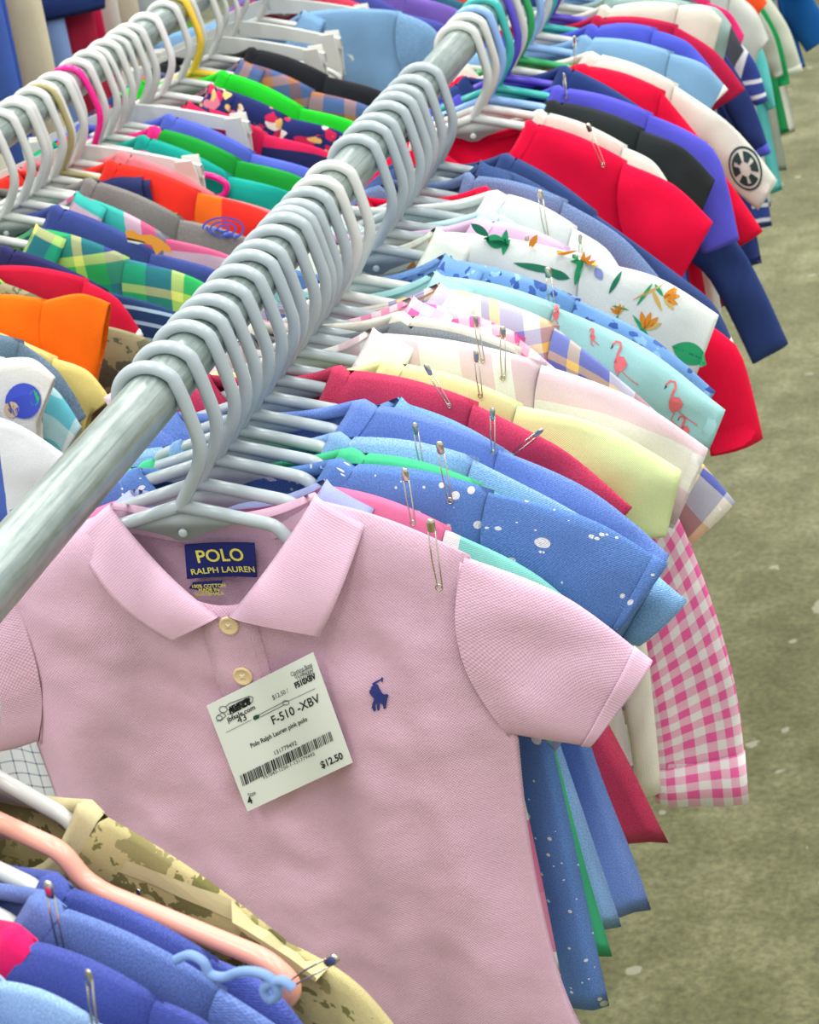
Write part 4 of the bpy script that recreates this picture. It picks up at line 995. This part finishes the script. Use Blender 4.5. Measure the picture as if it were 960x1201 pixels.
# the white hangers carrying trousers by their bars and clips
RUST = solid((176, 116, 40), 'denim')
cl = [(.935, (226, 200, 186), 'peach linen', .15), (1.10, (46, 60, 70), 'graphite', .14), (1.43, (60, 74, 120), 'storm blue', .13), (1.52, (176, 116, 40), 'rust brown', .14), (1.66, (150, 150, 150), 'ash grey', .13)]
for Y, c, cn, w_ in cl:
    clip_hanger('flat white clip hanger holding the %s trousers' % cn, R2X, Y, R_(random.uniform(-5, 6)))
    trousers('clipped_trousers', '%s trousers hung by clips on the second rail' % cn, R2X, Y, solid(c, 'woven'), w=w_*.95, L=.40)
PKH = (240, 24, 140); YLH = (236, 196, 60)
for k, (Y, c, lb_) in enumerate(((.96, PKH, 'bare hot pink plastic hanger among the white ones'), (1.31, YLH, 'bare yellow plastic hanger beside white hangers'), (1.045, WHITE, 'bare white hanger between the grass green and hyacinth tees'), (1.15, WHITE, 'bare white hanger next to the rugby-striped polo'), (1.46, WHITE, 'bare white hanger behind the jet black tee'), (.815, WHITE, 'bare white hanger beside the taupe tee'))):
    hanger(lb_, R2X, Y, R_(random.uniform(-10, 6)), c, 'tube' if k % 2 else 'slim', roll=random.uniform(-.12, .02))
# appliqués
def decal_on(o, name, polys, mat): return decal(o.root, name, polys, mat, both(o), .0012)
f2 = lambda o: (lambda p: un(p, R2X, o.Y, 0, -.012))
u_ = lambda p: un((p[0]+6, p[1]+13), R2X, fx.Y, 0, -.012); FOX = plain('fox_orange', (240, 160, 60), .8); WTP = plain('white_applique', (236, 232, 222), .8)
decal_on(fx, 'fox_applique', [[u_(p) for p in ((141, 258), (150, 256), (158, 262), (172, 262), (184, 268), (194, 277), (196, 284), (184, 280), (178, 286), (172, 274), (156, 270), (144, 268))]], FOX)
decal_on(fx, 'fox_applique', [[u_(p) for p in ((143, 265), (156, 268), (166, 271), (156, 273), (144, 270))]], WTP)
u_ = f2(gy); SW = plain('swirl_blue', (70, 92, 190), .8)
for rr in (1., .62, .28):
    c = circ(262, 268, 24*rr, 13*rr, 20); decal_on(gy, 'swirl_print', stroke([u_(p) for p in c], .0022), SW)

# ------------------------------------------------------------------ third rail: trousers, and denim shorts on its upper bar
cs = [((206, 196, 120), 'mustard'), ((232, 232, 214), 'cream white'), ((222, 214, 150), 'pale straw'), ((74, 106, 190), 'cobalt wash'), ((60, 90, 176), 'sapphire denim'), ((120, 60, 130), 'plum'), ((226, 214, 180), 'ecru'), ((70, 100, 170), 'classic denim'), ((150, 180, 230), 'ice blue'), ((190, 40, 70), 'cranberry'), ((226, 222, 214), 'pearl'), ((214, 30, 80), 'magenta red'), ((222, 220, 206), 'oatmeal'), ((150, 70, 60), 'brick'), ((216, 206, 180), 'sand'), ((120, 170, 180), 'duck-egg'), ((34, 110, 90), 'bottle green'), ((222, 226, 222), 'bleached'), ((120, 110, 170), 'wisteria'), ((226, 60, 110), 'raspberry pink'), ((120, 200, 80), 'apple green'), ((196, 30, 60), 'ruby'), ((40, 60, 80), 'blue-black')]
for k, (c, cn) in enumerate(cs):
    Y = 1.30+.036*k + (.06 if k > 7 else 0)
    trousers('clipped_trousers', '%s trousers hanging on the third rail' % cn, R3X, Y, solid(c, 'denim' if k % 3 == 1 else 'woven'), w=.15+.02*math.sin(k*2.3), L=.60, yaw=R_(random.uniform(-1.5, 1.5)), z0=-.115, zb=RZ+.33)
    clip_hanger('white clip hanger holding the %s trousers' % cn, R3X, Y, half=.11, zb=RZ+.33)
trousers('denim_shorts', 'dark navy denim shorts with a stitched hem on the tall rail', R3X+.03, 1.60, solid((40, 62, 122), 'denim', .5), z0=-.11, w=.19, L=.275, yaw=R_(20), zb=RZ+.33, rise=.2)
clip_hanger('white clip hanger holding the navy denim shorts', R3X, 1.60, half=.13, zb=RZ+.33)

# ------------------------------------------------------------------ nearest clothes, low at the corner
yw = R_(-15)
def r0(name, label, short, Y, mat, **k):
    k.setdefault('hcol', WHITE); k.setdefault('yaw', yw); k.setdefault('left', 'droop')
    return top(0, name, label, short, Y, mat, **k)
CAMO = camo([(96, 92, 52), (150, 142, 92), (196, 184, 130), (122, 118, 70), (84, 84, 50)], 20.)
cm_ = r0('camouflage_jacket', 'woodland camouflage jacket with a pale collar band, in front of the pink polo', 'camouflage jacket', -.284, CAMO, T=(470, 1235), B=(420, 1330), S=(330, 1108), N=(118, 990), style='henley', cmat=solid((206, 196, 150), 'woven'), nohanger=True, pins=(((158, 1056), .030, .1),))
hanger('white plastic hanger inside the camouflage jacket', 0, -.280, yw, WHITE, roll=.13)
hanger('salmon pink plastic hanger against the camouflage jacket', 0, -.313, R_(-15), (240, 168, 146), 'wide', roll=0.)
r0('sweatshirt', 'dark periwinkle heather top behind the washed blue drawstring top', 'dark periwinkle top', -.343, solid((78, 92, 168), 'knit', .3), T=(380, 1260), S=(250, 1130), N=(70, 1044))
bj = r0('sweatshirt', 'washed blue drawstring top with knotted blue cord', 'washed blue drawstring top', -.370, solid((104, 128, 190), 'knit', .35), T=(390, 1300), S=(260, 1165), N=(62, 1068), pins=(((50, 1050), .045, .12),))
r0('t_shirt', 'indigo blue tee with a hot pink neck trim', 'indigo tee with pink trim', -.400, solid((72, 84, 160), 'knit', .2), T=(300, 1290), S=(190, 1180), N=(70, 1118), bandmat=solid((232, 24, 98), 'knit'))
r0('t_shirt', 'pale powder blue top at the corner of the rail', 'pale powder blue top', -.432, solid((150, 184, 220), 'knit', .3), T=(230, 1330), S=(130, 1190), N=(20, 1118), pins=(((92, 1160), .03, .2),))
r0('t_shirt', 'denim blue tee nearest the rail end', 'denim blue tee', -.465, solid((76, 100, 176), 'knit', .3), T=(160, 1380), S=(60, 1200), N=(-20, 1130))
def on0(px, Y, off=-.014): return un(px, 0, Y, yw, off)

cb = both(cm_); cu = lambda p: un(p, 0, -.284, yw, -.012)
BAND = solid((198, 188, 142), 'woven')
tops_ = [(140, 1020), (190, 1042), (240, 1066), (290, 1094), (340, 1126), (372, 1150)]
decal(cm_.root, 'waist_band', [[cu((a_[0], a_[1]-4)), cu((b_[0], b_[1]-4)), cu((b_[0]-5, b_[1]+9)), cu((a_[0]-5, a_[1]+9))] for a_, b_ in zip(tops_, tops_[1:])], BAND, cb, .0008)
q = cu((412, 1098)); pin('large steel safety pin standing off the camouflage jacket', 0, -.284, yw, q[0], -.030, q[1], .042, .95)
bb = both(bj)
pts = [(206, 1126), (222, 1120), (238, 1128), (246, 1142), (262, 1146), (280, 1140), (300, 1140), (318, 1148), (326, 1164), (316, 1172), (310, 1158), (330, 1150), (344, 1160)]
P3 = []
for p in pts:
    x, z = un(p, 0, -.370, yw, -.016); P3.append((x, min(front_y(bb, x, z, -.012), -.010)-.004, z))
bm = bmesh.new(); tube(bm, smooth_path(P3, 6), .0022, 8)
mesh_obj('drawstring', bm, solid((126, 156, 206), 'rib', .4), bj.root)

su = lambda p: un(p, R2X, sw.Y, sw.yaw, -.012)
decal_on(sw, 'patch', [[su(p) for p in circ(24, 474, 21, 21, 20)[:-1]]], plain('patch_blue', (62, 82, 190), .8))
decal_on(sw, 'patch', [[su(p) for p in circ(37, 470, 6, 9, 12)[:-1]]], plain('patch_green', (40, 190, 70), .8))
decal_on(sw, 'patch', [[su(p) for p in circ(10, 484, 9, 10, 12)[:-1]]], plain('patch_tan', (222, 196, 150), .8))
